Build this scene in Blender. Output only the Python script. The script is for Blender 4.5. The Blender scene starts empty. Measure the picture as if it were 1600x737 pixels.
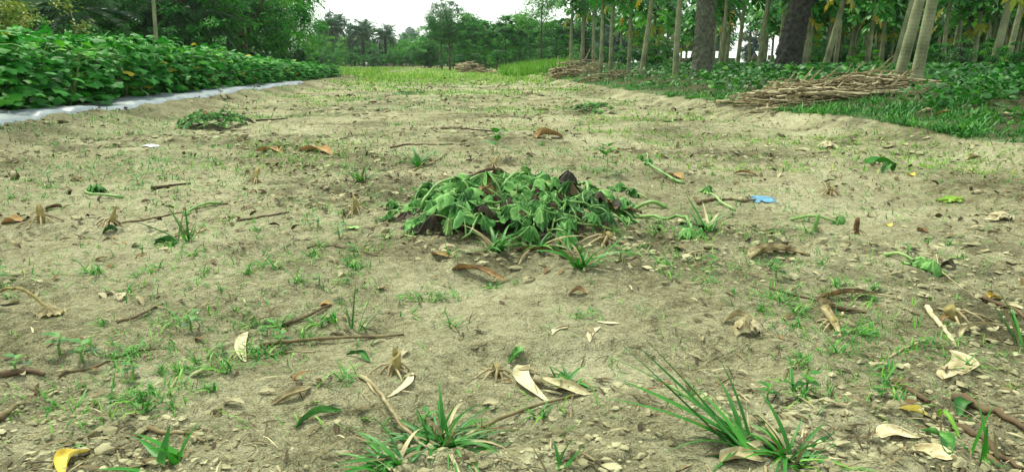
import bpy, math, random
import numpy as np
from mathutils import Vector, Matrix

R = math.radians
SC = bpy.context.scene
COL = SC.collection
rnd = random.Random(7)
rng = np.random.default_rng(7)

# ------------------------------------------------------------------ camera, sky, sun, exposure
F_PX, YH, CAM_H = 1150.0, 97.0, 0.65          # focal length in photo pixels, horizon row, eye height
PITCH = math.atan((368.5 - YH) / F_PX)
cam_d = bpy.data.cameras.new('camera')
cam = bpy.data.objects.new('camera', cam_d); COL.objects.link(cam)
cam.location = (0, 0, CAM_H)
cam.rotation_euler = (R(90) - PITCH, 0, 0)
cam_d.sensor_width = 36.0
cam_d.lens = 36.0 * F_PX / 1600.0
cam_d.clip_start = 0.05
cam_d.clip_end = 3000
SC.camera = cam

SUN_EL, SUN_AZ = R(58), R(-38)                 # azimuth clockwise from +Y
world = bpy.data.worlds.new('World'); SC.world = world
world.use_nodes = True
wn = world.node_tree; wn.nodes.clear()
w_out = wn.nodes.new('ShaderNodeOutputWorld')
w_bg = wn.nodes.new('ShaderNodeBackground')
w_sky = wn.nodes.new('ShaderNodeTexSky')
w_sky.sky_type = 'NISHITA'; w_sky.sun_disc = False
w_sky.sun_elevation = SUN_EL; w_sky.sun_rotation = SUN_AZ
w_sky.air_density = 1.0; w_sky.dust_density = 4.0; w_sky.ozone_density = 1.0
w_mix = wn.nodes.new('ShaderNodeMix'); w_mix.data_type = 'RGBA'
w_mix.inputs[0].default_value = 0.82           # thin overcast veil over the blue
wn.links.new(w_sky.outputs[0], w_mix.inputs[6])
w_mix.inputs[7].default_value = (8.7, 9.4, 8.5, 1)
wn.links.new(w_mix.outputs[2], w_bg.inputs[0])
w_bg.inputs[1].default_value = 0.052
wn.links.new(w_bg.outputs[0], w_out.inputs[0])

sun_d = bpy.data.lights.new('sun', 'SUN')
sun_d.energy = 1.5; sun_d.angle = R(10); sun_d.color = (1.0, 0.99, 0.78)
sun = bpy.data.objects.new('sun', sun_d); COL.objects.link(sun)
sdir = Vector((math.sin(SUN_AZ) * math.cos(SUN_EL), math.cos(SUN_AZ) * math.cos(SUN_EL), math.sin(SUN_EL)))
sun.rotation_euler = (-sdir).to_track_quat('-Z', 'Y').to_euler()
sun.location = (0, 0, 30)

SC.view_settings.view_transform = 'Standard'
SC.view_settings.look = 'None'
SC.view_settings.gamma = 1.0
SC.view_settings.exposure = 1.86
SC.render.engine = 'CYCLES'
SC.cycles.use_denoising = True
SC.cycles.max_bounces = 6
SC.cycles.transparent_max_bounces = 4

# ------------------------------------------------------------------ noise and terrain
def _h(ix, iy, seed):
    n = (ix.astype(np.int64) * 374761393 + iy.astype(np.int64) * 668265263 + seed * 974634541) & 0x7fffffff
    n = ((n ^ (n >> 13)) * 1274126177) & 0x7fffffff
    n = (n ^ (n >> 16)) & 0xffff
    return n / 65535.0
def vn(x, y, seed=0):
    x = np.asarray(x, float); y = np.asarray(y, float)
    ix = np.floor(x); iy = np.floor(y); fx = x - ix; fy = y - iy
    fx = fx * fx * fx * (fx * (fx * 6 - 15) + 10); fy = fy * fy * fy * (fy * (fy * 6 - 15) + 10)
    a = _h(ix, iy, seed); b = _h(ix + 1, iy, seed); c = _h(ix, iy + 1, seed); d = _h(ix + 1, iy + 1, seed)
    return (a * (1 - fx) + b * fx) * (1 - fy) + (c * (1 - fx) + d * fx) * fy
def fbm(x, y, s, octv=3, seed=0):
    t = 0.0; a = 1.0; n = 0.0
    ca, sa = math.cos(.6), math.sin(.6)
    for o in range(octv):
        t = t + a * (vn(x / s + 17.3 * o, y / s - 9.1 * o, seed + o) - .5); n += a; a *= .5; s *= .5
        x, y = ca * x - sa * y, sa * x + ca * y
    return t / n * 2
def sm(x, a, b):
    t = np.clip((x - a) / (b - a), 0, 1); return t * t * (3 - 2 * t)
def xR(y):                                       # right edge of the bare field
    y = np.asarray(y, float)
    return np.where(y < 14.4, 3.5 - .127 * (y - 5.0), 2.306 - .076 * (y - 14.4)) + .16 * fbm(y, y * 0 + 3, 1.6, 4, 51)
def xL(y):                                       # left edge, where the plastic film starts
    y = np.asarray(y, float)
    return -4.35 - .075 * (y - 6.1) + .05 * fbm(y, y * 0 + 8, 1.2, 2, 52)
def clod_mask(x, y):
    return sm(fbm(x, y, .9, 3, 21), .02, .38)
def H(x, y):
    x = np.asarray(x, float); y = np.asarray(y, float)
    sR = x - xR(y); sL = xL(y) - x
    z = .11 * sm(sR, -.45, .12) - .03 * sm(sR, -1.0, -.5) * (1 - sm(sR, -.45, 0)) + .27 * sm(sR, .1, 2.3)
    z = z + .15 * sm(sL, -.75, .05)
    near = 1.0 / (1 + (np.maximum(y, 0) / 40) ** 2)
    z = z + near * (.034 * fbm(x, y, 1.5, 2, 1) + .030 * fbm(x, y * 1.2, .5, 3, 5))
    nn = 1.0 / (1 + (np.maximum(y, 0) / 14) ** 2)
    cm = clod_mask(x, y)
    b1 = np.abs(fbm(x, y, .17, 2, 9)); b2 = np.abs(fbm(x, y, .06, 2, 13))
    z = z + nn * ((.006 + .020 * cm) * (.5 - b1) + (.004 + .014 * cm) * (.4 - b2) + .0055 * fbm(x, y, .028, 2, 17))
    # shallow foot prints and scrapes left by work in the field
    fp = fbm(x * .8, y * 1.1, .34, 1, 31)
    z = z - nn * .034 * sm(fp, .35, .8)
    z = z - nn * .035 * np.exp(-(((x + .076) / .085) ** 2 + ((y - 2.24) / .10) ** 2))   # hollow before the heap
    return z
_f = Vector((0, math.cos(PITCH), -math.sin(PITCH))); _u = Vector((0, math.sin(PITCH), math.cos(PITCH)))
def ray(px, py):
    return _f + Vector((1, 0, 0)) * ((px - 800) / F_PX) - _u * ((py - 368.5) / F_PX)
_T = np.concatenate([np.linspace(.8, 12, 3000), np.geomspace(12, 150, 1500)])
def G(px, py):                                   # the point of the ground where it is seen in the photograph
    d = ray(px, py)
    X, Y, Z = d.x * _T, d.y * _T, CAM_H + d.z * _T
    under = Z < H(X, Y)
    i = int(np.argmax(under)) if under.any() else len(_T) - 1
    return Vector((X[i], Y[i], float(H(X[i], Y[i]))))
def atY(px, Y):                                  # a ground point at known distance
    d = ray(px, YH); x = d.x * Y / d.y
    return Vector((x, Y, float(H(x, Y))))

# ------------------------------------------------------------------ mesh helpers
class MB:
    def __init__(s): s.v = []; s.f = {3: [], 4: []}; s.t = []; s.e = []; s.n = 0
    def add(s, v, faces, tint=.5, vein=0.0):
        v = np.asarray(v, float); m = len(v); s.v.append(v)
        s.t.append(np.broadcast_to(np.asarray(tint, float), (m,)).copy())
        s.e.append(np.broadcast_to(np.asarray(vein, float), (m,)).copy())
        for k in (3, 4):
            fk = [f for f in faces if len(f) == k]
            if fk: s.f[k].append(np.asarray(fk, np.int64) + s.n)
        s.n += m; return s
    def inst(s, tpl, M, P, tint, vein=None):     # many copies of one leaf inside one mesh
        V, faces = tpl[0], tpl[1]; N = len(P); m = len(V)
        ve = tpl[2] if len(tpl) > 2 else np.zeros(m)
        W = np.einsum('nij,vj->nvi', M, V) + P[:, None, :]
        s.v.append(W.reshape(-1, 3)); s.t.append(np.repeat(tint, m)); s.e.append(np.tile(ve, N))
        for k in (3, 4):
            fk = [f for f in faces if len(f) == k]
            if fk:
                a = np.asarray(fk, np.int64)
                s.f[k].append((a[None] + (np.arange(N) * m)[:, None, None]).reshape(-1, k) + s.n)
        s.n += N * m; return s
    def build(s, name, mat, parent=None, smooth=True, loc=None):
        me = bpy.data.meshes.new(name)
        v = np.concatenate(s.v); nv = len(v)
        me.vertices.add(nv); me.vertices.foreach_set('co', v.astype(np.float32).ravel())
        li = []; st = []; tot = []; c = 0
        for k in (3, 4):
            if s.f[k]:
                a = np.concatenate(s.f[k]); li.append(a.ravel()); n = len(a)
                st.append(c + np.arange(n) * k); tot.append(np.full(n, k)); c += n * k
        li = np.concatenate(li); st = np.concatenate(st)
        me.loops.add(len(li)); me.loops.foreach_set('vertex_index', li.astype(np.int32))
        me.polygons.add(len(st)); me.polygons.foreach_set('loop_start', st.astype(np.int32))
        me.polygons.foreach_set('use_smooth', np.full(len(st), smooth))
        me.update(calc_edges=True); me.validate()
        me.attributes.new('tint', 'FLOAT', 'POINT').data.foreach_set('value', np.concatenate(s.t).astype(np.float32))
        me.attributes.new('vein', 'FLOAT', 'POINT').data.foreach_set('value', np.concatenate(s.e).astype(np.float32))
        me.materials.append(mat)
        o = bpy.data.objects.new(name, me); COL.objects.link(o)
        if parent: o.parent = parent
        if loc is not None: o.location = loc
        return o
def tag(o, label, cat, group=None, kind=None):
    o['label'] = label; o['category'] = cat
    if group: o['group'] = group
    if kind: o['kind'] = kind
    return o
def empty(name, loc=(0, 0, 0), rz=0):
    o = bpy.data.objects.new(name, None); COL.objects.link(o); o.location = loc; o.rotation_euler = (0, 0, rz)
    o.empty_display_size = .1
    return o
CH = {}
def kids(o): return [c for c in COL.objects if c.parent == o]
def dup(root, loc, rz=0, sc=1.0, label=None, group=None, tilt=(0, 0)):
    if root.name not in CH: CH[root.name] = [(c, kids(c)) for c in kids(root)]
    r = root.copy(); COL.objects.link(r); r.location = loc
    r.rotation_euler = (tilt[0], tilt[1], rz); r.scale = (sc, sc, sc) if not hasattr(sc, '__len__') else sc
    if label: r['label'] = label
    if group: r['group'] = group
    for c, gs in CH[root.name]:
        k = c.copy(); COL.objects.link(k); k.parent = r
        for g in gs:
            q = g.copy(); COL.objects.link(q); q.parent = k
    return r
def frames(d, n):
    d = d / np.linalg.norm(d, axis=1, keepdims=True)
    s = np.cross(d, n); s /= np.linalg.norm(s, axis=1, keepdims=True) + 1e-9
    u = np.cross(s, d)
    return np.stack([s, d, u], axis=2)
def tube(mb, pts, rad, sides=8, tint=.5, cap=True, rough=0.0, seed=0):
    P = np.asarray(pts, float); n = len(P); rad = np.broadcast_to(np.asarray(rad, float), (n,))
    T = np.gradient(P, axis=0); T /= np.linalg.norm(T, axis=1, keepdims=True) + 1e-9
    ref = np.array([0, 0, 1.0]) if abs(T[0][2]) < .9 else np.array([1.0, 0, 0])
    V = []; a = np.linspace(0, 2 * np.pi, sides, endpoint=False); r_ = np.random.default_rng(seed)
    for i in range(n):
        x = np.cross(T[i], ref); x /= np.linalg.norm(x) + 1e-9; y = np.cross(T[i], x)
        rr = rad[i] * (1 + rough * (r_.random(sides) - .5))
        V.append(P[i] + np.outer(np.cos(a) * rr, x) + np.outer(np.sin(a) * rr, y))
    F = []
    for i in range(n - 1):
        for j in range(sides):
            k = (j + 1) % sides
            F.append((i * sides + j, i * sides + k, (i + 1) * sides + k, (i + 1) * sides + j))
    V = np.concatenate(V)
    if cap:
        V = np.concatenate([V, P[:1], P[-1:]]); b = n * sides
        for j in range(sides):
            k = (j + 1) % sides
            F.append((k, j, b)); F.append(((n - 1) * sides + j, (n - 1) * sides + k, b + 1))
    mb.add(V, F, tint); return mb

# ------------------------------------------------------------------ materials
def new_mat(name):
    m = bpy.data.materials.new(name); m.use_nodes = True
    nt = m.node_tree; nt.nodes.clear()
    out = nt.nodes.new('ShaderNodeOutputMaterial')
    return m, nt, out
def N(nt, typ, **kw):
    n = nt.nodes.new(typ)
    for k, v in kw.items():
        if k.startswith('i_'):
            key = k[2:]; n.inputs[int(key) if key.isdigit() else key.replace('_', ' ')].default_value = v
        else: setattr(n, k, v)
    return n
def ramp(nt, stops):
    n = nt.nodes.new('ShaderNodeValToRGB'); e = n.color_ramp.elements
    while len(e) < len(stops): e.new(.5)
    for i, (p, c) in enumerate(stops): e[i].position = p; e[i].color = (*c, 1)
    return n
def leaf_mat(name, stops, vein=None, rough=.5, trans=.25, spec=.4, scale=20.0, var=.35, bump=0.0, bscale=60):
    m, nt, out = new_mat(name); L = nt.links.new
    at = N(nt, 'ShaderNodeAttribute', attribute_name='tint')
    tc = N(nt, 'ShaderNodeTexCoord')
    nz = N(nt, 'ShaderNodeTexNoise', i_Scale=scale, i_Detail=4.0); L(tc.outputs['Object'], nz.inputs['Vector'])
    mr = N(nt, 'ShaderNodeMapRange', i_1=.3, i_2=.7, i_3=-var, i_4=var); L(nz.outputs[0], mr.inputs[0])
    ad = N(nt, 'ShaderNodeMath', operation='ADD', use_clamp=True); L(at.outputs['Fac'], ad.inputs[0]); L(mr.outputs[0], ad.inputs[1])
    rp = ramp(nt, stops); L(ad.outputs[0], rp.inputs[0]); colr = rp.outputs[0]
    if vein:
        av = N(nt, 'ShaderNodeAttribute', attribute_name='vein')
        pw = N(nt, 'ShaderNodeMath', operation='POWER', i_1=5.0); L(av.outputs['Fac'], pw.inputs[0])
        mx = N(nt, 'ShaderNodeMix', data_type='RGBA'); L(pw.outputs[0], mx.inputs[0]); L(colr, mx.inputs[6]); mx.inputs[7].default_value = (*vein, 1)
        colr = mx.outputs[2]
    bs = N(nt, 'ShaderNodeBsdfPrincipled', i_Roughness=rough); bs.inputs['Specular IOR Level'].default_value = spec
    L(colr, bs.inputs['Base Color'])
    if bump:
        n2 = N(nt, 'ShaderNodeTexNoise', i_Scale=bscale, i_Detail=3.0); L(tc.outputs['Object'], n2.inputs['Vector'])
        bp = N(nt, 'ShaderNodeBump', i_Strength=.6, i_Distance=bump); L(n2.outputs[0], bp.inputs['Height']); L(bp.outputs[0], bs.inputs['Normal'])
    if trans > 0:
        tr = N(nt, 'ShaderNodeBsdfTranslucent'); L(colr, tr.inputs[0])
        ms = N(nt, 'ShaderNodeMixShader', i_0=trans); L(bs.outputs[0], ms.inputs[1]); L(tr.outputs[0], ms.inputs[2])
        L(ms.outputs[0], out.inputs[0])
    else: L(bs.outputs[0], out.inputs[0])
    return m
def bark_mat(name, dark, light, ring=0.0, nscale=8.0, stretch=(1, 1, .25), bump=.01, rough=.9):
    m, nt, out = new_mat(name); L = nt.links.new
    tc = N(nt, 'ShaderNodeTexCoord'); mp = N(nt, 'ShaderNodeMapping'); mp.inputs['Scale'].default_value = stretch
    L(tc.outputs['Object'], mp.inputs[0])
    nz = N(nt, 'ShaderNodeTexNoise', i_Scale=nscale, i_Detail=6.0, i_Roughness=.65); L(mp.outputs[0], nz.inputs['Vector'])
    val = nz.outputs[0]
    if ring:
        wv = N(nt, 'ShaderNodeTexWave', bands_direction='Z', i_Scale=ring, i_Distortion=3.5, i_Detail=2.0); L(tc.outputs['Object'], wv.inputs['Vector'])
        wm = N(nt, 'ShaderNodeMix', data_type='FLOAT', i_0=.05); L(nz.outputs[0], wm.inputs[2]); L(wv.outputs[1], wm.inputs[3]); val = wm.outputs[0]
    rp = ramp(nt, [(.28, dark), (.72, light)]); L(val, rp.inputs[0])
    bs = N(nt, 'ShaderNodeBsdfPrincipled', i_Roughness=rough); bs.inputs['Specular IOR Level'].default_value = .2
    L(rp.outputs[0], bs.inputs['Base Color'])
    bp = N(nt, 'ShaderNodeBump', i_Strength=.8, i_Distance=bump); L(val, bp.inputs['Height']); L(bp.outputs[0], bs.inputs['Normal'])
    L(bs.outputs[0], out.inputs[0]); return m
def plain_mat(name, c1, c2, scale=6.0, rough=.6, bump=.002, bscale=40, spec=.4):
    m, nt, out = new_mat(name); L = nt.links.new
    tc = N(nt, 'ShaderNodeTexCoord')
    nz = N(nt, 'ShaderNodeTexNoise', i_Scale=scale, i_Detail=5.0); L(tc.outputs['Object'], nz.inputs['Vector'])
    rp = ramp(nt, [(.3, c1), (.7, c2)]); L(nz.outputs[0], rp.inputs[0])
    bs = N(nt, 'ShaderNodeBsdfPrincipled', i_Roughness=rough); bs.inputs['Specular IOR Level'].default_value = spec
    L(rp.outputs[0], bs.inputs['Base Color'])
    n2 = N(nt, 'ShaderNodeTexNoise', i_Scale=bscale, i_Detail=3.0); L(tc.outputs['Object'], n2.inputs['Vector'])
    bp = N(nt, 'ShaderNodeBump', i_Strength=.6, i_Distance=bump); L(n2.outputs[0], bp.inputs['Height']); L(bp.outputs[0], bs.inputs['Normal'])
    L(bs.outputs[0], out.inputs[0]); return m
def soil_mat():
    m, nt, out = new_mat('soil'); L = nt.links.new
    tc = N(nt, 'ShaderNodeTexCoord'); P = tc.outputs['Object']
    def nz(s, d, r=.6, dist=0.0):
        n = N(nt, 'ShaderNodeTexNoise', i_Scale=s, i_Detail=d, i_Roughness=r, i_Distortion=dist); L(P, n.inputs['Vector']); return n.outputs[0]
    big, mid, fine, grain = nz(.9, 3), nz(6.0, 6, .65, .6), nz(34.0, 6, .7, .4), nz(230.0, 3, .7)
    def mixf(f, a, b):
        n = N(nt, 'ShaderNodeMix', data_type='FLOAT', i_0=f); L(a, n.inputs[2]); L(b, n.inputs[3]); return n.outputs[0]
    v = mixf(.36, mixf(.34, big, mid), fine); v2 = mixf(.27, v, grain)
    rp = ramp(nt, [(.37, (.060, .055, .028)), (.44, (.175, .168, .092)), (.505, (.350, .340, .205)), (.60, (.54, .527, .345))]); L(v2, rp.inputs[0])  # darkest stop paints crevice shade; the bump shares its noise
    zt = N(nt, 'ShaderNodeAttribute', attribute_name='tint')        # humus-dark soil outside the bare field, damper broken patches inside it
    mx = N(nt, 'ShaderNodeMix', data_type='RGBA'); L(zt.outputs['Fac'], mx.inputs[0]); L(rp.outputs[0], mx.inputs[6])
    r2 = ramp(nt, [(.35, (.035, .034, .018)), (.65, (.12, .115, .06))]); L(v2, r2.inputs[0]); L(r2.outputs[0], mx.inputs[7])
    bs = N(nt, 'ShaderNodeBsdfPrincipled', i_Roughness=.97); bs.inputs['Specular IOR Level'].default_value = .1
    L(mx.outputs[2], bs.inputs['Base Color'])
    vo = N(nt, 'ShaderNodeTexVoronoi', feature='DISTANCE_TO_EDGE', i_Scale=17.0); 
    wp = N(nt, 'ShaderNodeTexNoise', i_Scale=9.0, i_Detail=4.0); L(P, wp.inputs['Vector'])
    va = N(nt, 'ShaderNodeVectorMath', operation='MULTIPLY_ADD'); L(wp.outputs[1], va.inputs[0]); va.inputs[1].default_value = (.16, .16, .16); L(P, va.inputs[2]); L(va.outputs[0], vo.inputs['Vector'])
    vr = N(nt, 'ShaderNodeMapRange', i_1=0.0, i_2=.12, i_3=0.0, i_4=1.0); L(vo.outputs[0], vr.inputs[0])
    h1 = mixf(.16, fine, vr.outputs[0]); h2 = mixf(.18, h1, grain)
    bp = N(nt, 'ShaderNodeBump', i_Strength=1.0, i_Distance=.050); L(h2, bp.inputs['Height'])
    b2 = N(nt, 'ShaderNodeBump', i_Strength=.8, i_Distance=.07); L(mid, b2.inputs['Height']); L(b2.outputs[0], bp.inputs['Normal'])
    L(bp.outputs[0], bs.inputs['Normal']); L(bs.outputs[0], out.inputs[0]); return m

M = {}
M['soil'] = soil_mat()
M['clod'] = plain_mat('clod', (.09, .083, .042), (.40, .385, .235), 14, .97, .01, 60, .1)
g = lambda a, b, c: (a, b, c)
M['crop'] = leaf_mat('crop_leaf', [(0, (.006, .080, .008)), (.55, (.026, .225, .016)), (.85, (.12, .42, .014)), (.97, (.16, .25, .03)), (1, (.42, .36, .03))], (.08, .30, .06), .58, .3, .2, 4, .26)
M['wilt'] = leaf_mat('wilted_leaf', [(0, (.010, .056, .010)), (.5, (.058, .190, .036)), (1, (.24, .46, .14))], (.20, .42, .15), .72, .12, .18, 16, .4, .006, 90)
M['wilt_pale'] = leaf_mat('wilted_pale_leaf', [(0, (.05, .12, .03)), (.5, (.16, .28, .07)), (1, (.36, .42, .14))], (.36, .50, .22), .65, .12, .3, 16, .4, .006, 90)
M['wilt_dark'] = leaf_mat('dead_leaf', [(0, (.012, .009, .004)), (1, (.075, .052, .022))], None, .7, .05, .3, 18, .3, .004, 80)
M['stem'] = leaf_mat('green_stem', [(0, (.06, .16, .025)), (.5, (.12, .26, .055)), (1, (.24, .36, .12))], None, .5, .0, .4, 20, .3)
M['grass'] = leaf_mat('grass_blade', [(0, (.012, .105, .008)), (.6, (.040, .235, .014)), (1, (.16, .37, .03))], None, .5, .25, .4, 5, .2)
M['fgrass'] = leaf_mat('young_grass', [(0, (.055, .20, .012)), (.6, (.16, .36, .025)), (1, (.36, .44, .09))], None, .6, .3, .3, 1, .3)
M['cover'] = leaf_mat('cover_leaf', [(0, (.004, .050, .005)), (.6, (.018, .145, .011)), (1, (.085, .29, .02))], None, .5, .32, .4, 3, .25)  # greens lowered to put the shade over the verge into the leaf colour
M['tree_dark'] = leaf_mat('leaf_dark', [(0, (.003, .038, .008)), (.6, (.013, .125, .013)), (1, (.055, .26, .016))], None, .5, .38, .4, .6, .25)
M['tree_mid'] = leaf_mat('leaf_mid', [(0, (.007, .075, .010)), (.6, (.026, .205, .015)), (1, (.10, .36, .018))], None, .5, .4, .4, .6, .25)
M['tree_lite'] = leaf_mat('leaf_light', [(0, (.022, .14, .009)), (.6, (.070, .30, .014)), (1, (.19, .46, .02))], None, .5, .42, .4, .6, .25)
M['tree_haze_teal'] = leaf_mat('leaf_haze_teal', [(0, (.014, .062, .038)), (.6, (.034, .125, .070)), (1, (.080, .21, .105))], None, .5, .3, .4, .4, .25)  # blue cast of distant haze put into the leaf colour
M['yellow_bush'] = leaf_mat('leaf_yellow', [(0, (.06, .14, .015)), (.6, (.17, .24, .022)), (1, (.38, .38, .03))], None, .5, .3, .4, .6, .25)
M['papaya'] = leaf_mat('papaya_leaf', [(0, (.006, .075, .008)), (.55, (.028, .205, .012)), (.84, (.10, .34, .014)), (.93, (.30, .30, .02)), (1, (.50, .34, .02))], None, .5, .3, .4, .8, .07)
M['palm'] = leaf_mat('palm_leaflet', [(0, (.014, .058, .026)), (1, (.070, .17, .055))], None, .5, .15, .4, .6, .25)
M['dry'] = leaf_mat('dry_leaf', [(0, (.13, .10, .045)), (.5, (.33, .285, .155)), (1, (.54, .50, .33))], None, .8, .1, .2, 30, .35, .004, 120)
M['brown'] = leaf_mat('brown_leaf', [(0, (.035, .022, .010)), (.5, (.13, .080, .034)), (1, (.33, .20, .075))], None, .75, .08, .25, 30, .35, .004, 120)
M['straw'] = leaf_mat('straw', [(0, (.040, .030, .015)), (.5, (.16, .125, .062)), (1, (.42, .38, .23))], None, .85, .0, .2, 20, .25)
M['stalk'] = leaf_mat('dry_stalk', [(0, (.055, .042, .022)), (.5, (.22, .18, .10)), (1, (.48, .43, .27))], None, .8, .0, .25, 12, .4)
M['darkstick'] = leaf_mat('dark_stick', [(0, (.030, .020, .012)), (1, (.13, .090, .052))], None, .85, .0, .2, 20, .35)
M['root'] = leaf_mat('root', [(0, (.09, .065, .03)), (1, (.40, .34, .20))], None, .8, .0, .2, 40, .3)
M['cut'] = leaf_mat('stalk_cut', [(0, (.12, .10, .03)), (1, (.36, .30, .11))], None, .7, .0, .25, 60, .3)
M['yellow'] = leaf_mat('yellow_leaf', [(0, (.16, .095, .02)), (.45, (.50, .36, .05)), (1, (.68, .56, .11))], None, .7, .15, .25, 25, .65, .004, 90)
M['white'] = plain_mat('white_scrap', (.30, .32, .30), (.66, .68, .68), 30, .5, .004, 60)
M['blue'] = plain_mat('blue_plastic', (.06, .16, .26), (.13, .34, .52), 30, .4, .004, 60)
M['film'] = plain_mat('mulch_film', (.09, .12, .145), (.20, .245, .28), 3.5, .42, .012, 14, .6)
M['trunk'] = bark_mat('bark', (.030, .025, .016), (.12, .10, .065))
M['papaya_bark'] = bark_mat('papaya_bark', (.070, .085, .042), (.30, .325, .19), 9.0, 4.5, (1, 1, .9), .005)
M['palm_bark'] = bark_mat('palm_bark', (.005, .006, .005), (.055, .058, .045), 0, 16, (1.3, 1.3, 1.0), .04)
M['tin'] = plain_mat('tin_roof', (.55, .60, .64), (.75, .79, .82), 2, .4, .004, 8, .5)
M['wall'] = plain_mat('mud_wall', (.10, .085, .06), (.22, .19, .14), 2, .9, .01, 12, .2)

# ------------------------------------------------------------------ leaf templates (+Y tip, +Z face)
def tpl_simple(w=.42, fold=.12):
    V = np.array([(0, 0, 0), (w / 2, .42, fold), (0, .5, 0), (-w / 2, .42, fold), (0, 1, -.12)])
    return V, [(0, 1, 2), (0, 2, 3), (1, 4, 2), (2, 4, 3)]
def tpl_lobed(nang=13, rings=2, cup=.16, pleat=.05, seed=0, lobes=5, depth=.16):
    r_ = np.random.default_rng(seed)
    a = np.linspace(-np.pi / 2, 1.5 * np.pi, nang, endpoint=False) + .0
    d = np.abs((a + np.pi / 2 + np.pi) % (2 * np.pi) - np.pi)        # angle from the notch
    out = 1 - depth + depth * np.cos(lobes * (a - np.pi / 2)) - .62 * np.exp(-(d / .34) ** 2)
    V = [(0, 0, 0)]; ve = [1.0]
    wob = r_.normal(0, .035, nang)
    vv = np.cos(lobes * (a - np.pi / 2)) > .93
    for k in range(1, rings + 1):
        q = k / rings
        for j in range(nang):
            rr = out[j] * q
            z = -cup * rr * rr + pleat * q * math.cos(2 * lobes * (a[j] - math.pi / 2)) + wob[j] * q
            V.append((rr * math.cos(a[j]), rr * math.sin(a[j]), z)); ve.append(1.0 * vv[j])
    Fc = [(0, 1 + j, 1 + (j + 1) % nang) for j in range(nang)]
    for k in range(rings - 1):
        b = 1 + k * nang
        Fc += [(b + j, b + nang + j, b + nang + (j + 1) % nang, b + (j + 1) % nang) for j in range(nang)]
    return np.array(V), Fc, np.array(ve)
def tpl_papaya(seed=0):
    r_ = np.random.default_rng(seed); V = [(0, 0, 0)]; Fc = []
    for k, an in enumerate((-140, -95, -48, 0, 48, 95, 140)):
        L = (1.0 - .0028 * abs(an)) * r_.uniform(.85, 1.1); t = R(an); w = .17
        dx, dy = math.sin(t), math.cos(t); b = len(V); dz = r_.uniform(-.34, -.12)
        for q, ww, zz in ((.38, .10, 0), (.62, w, .35), (1.0, .0, 1.0)):
            for s in ((-1, 1) if ww else (0,)):
                V.append((dx * L * q + dy * ww * s, dy * L * q - dx * ww * s, dz * L * zz + (.03 if s else 0)))
        side = len(V)
        for s, (i, j) in ((-1, (b, b + 2)), (1, (b + 1, b + 3))):   # side lobelets
            V.append((dx * L * .80 + dy * .27 * s, dy * L * .80 - dx * .27 * s, dz * L * .7))
        Fc += [(0, b, b + 1), (b, b + 2, b + 3, b + 1), (b + 2, b + 4, b + 3), (b, side, b + 2), (b + 1, b + 3, side + 1)]
    return np.array(V), Fc
def tpl_blade(segs=4, bend=.5, w=.03, twist=.3):
    V = []; Fc = []
    for i in range(segs + 1):
        q = i / segs; y = math.sin(q * bend) / max(bend, .01); z = -(1 - math.cos(q * bend)) / max(bend, .01)
        ww = w * (1 - q ** 2.2) + .0008; t = twist * q
        V += [(-ww * math.cos(t), y, z - ww * math.sin(t)), (0, y, z - ww * .45), (ww * math.cos(t), y, z + ww * math.sin(t))]
    for i in range(segs):
        b = i * 3
        Fc += [(b, b + 1, b + 4, b + 3), (b + 1, b + 2, b + 5, b + 4)]
    return np.array(V), Fc
T_SIMPLE = tpl_simple(); T_NARROW = tpl_simple(.22, .05)
T_CROP = tpl_lobed(13, 2, .30, .05, 3); T_COVER = tpl_lobed(9, 1, .2, .03, 4, 3, .1)

def rot_rand(n, r_):
    v = r_.normal(size=(n, 3)); return v / np.linalg.norm(v, axis=1, keepdims=True)

# ------------------------------------------------------------------ ground
def make_ground():
    ys = [-22, -16, -11, -7, -4, -2.2, -1.0, -.3, .2, .5]
    y = .62
    while y < 320: ys.append(y); y += .0046 * max(y, .6) ** 1.28
    ys = np.array(ys); NC = 900
    t = np.linspace(-1, 1, NC); t = .62 * t + .38 * t ** 3
    hw = 1.25 + .98 * np.abs(ys)
    X = hw[:, None] * t[None]
    X = np.concatenate([X[:, :1] - 45, X[:, :1] - 12, X[:, :1] - 3, X[:, :1] - 1, X, X[:, -1:] + 1, X[:, -1:] + 3, X[:, -1:] + 12, X[:, -1:] + 45], 1); NC += 8; Y = np.repeat(ys[:, None], NC, 1)
    Z = H(X, Y)
    sR = X - xR(Y); sL = xL(Y) - X
    zone = np.clip(sm(sR + .15 * fbm(X, Y, .4, 2, 71), .0, .5) + sm(sL, .25, .6), 0, 1)
    zone = np.maximum(zone, .55 * sm(sL + .3 * fbm(X, Y, .3, 2, 73), -.75, -.1))
    zone = np.maximum(zone, .40 * sm(fbm(X, Y * .8, 2.2, 4, 76), .12, .5))
    zone = np.maximum(zone, .62 * clod_mask(X, Y) * sm(fbm(X, Y, .12, 3, 74), -.25, .35))
    mb = MB(); nr = len(ys)
    idx = (np.arange(nr - 1)[:, None] * NC + np.arange(NC - 1)[None]).ravel()
    mb.v.append(np.stack([X, Y, Z], 2).reshape(-1, 3)); mb.t.append(zone.ravel()); mb.e.append(np.zeros(nr * NC))
    mb.f[4].append(np.stack([idx, idx + 1, idx + NC + 1, idx + NC], 1)); mb.n = nr * NC
    o = mb.build('ground', M['soil'])
    tag(o, 'bare pale sandy soil of the harvested field with crumbly patches', 'ground', kind='structure')
make_ground()

def in_view(x, y, m=1.15):
    return (y > .9) & (np.abs(x) < m * .70 * y + .25)
def scatter(n, y0, y1, r_, p=1.0):               # ground points, denser towards the viewer like the visible area
    u = r_.random(n); k = 1 - p
    y = (y0 ** k + u * (y1 ** k - y0 ** k)) ** (1 / k) if abs(k) > .01 else y0 * (y1 / y0) ** u
    x = (r_.random(n) * 2 - 1) * (.78 * y + .3)
    return x, y

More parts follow.
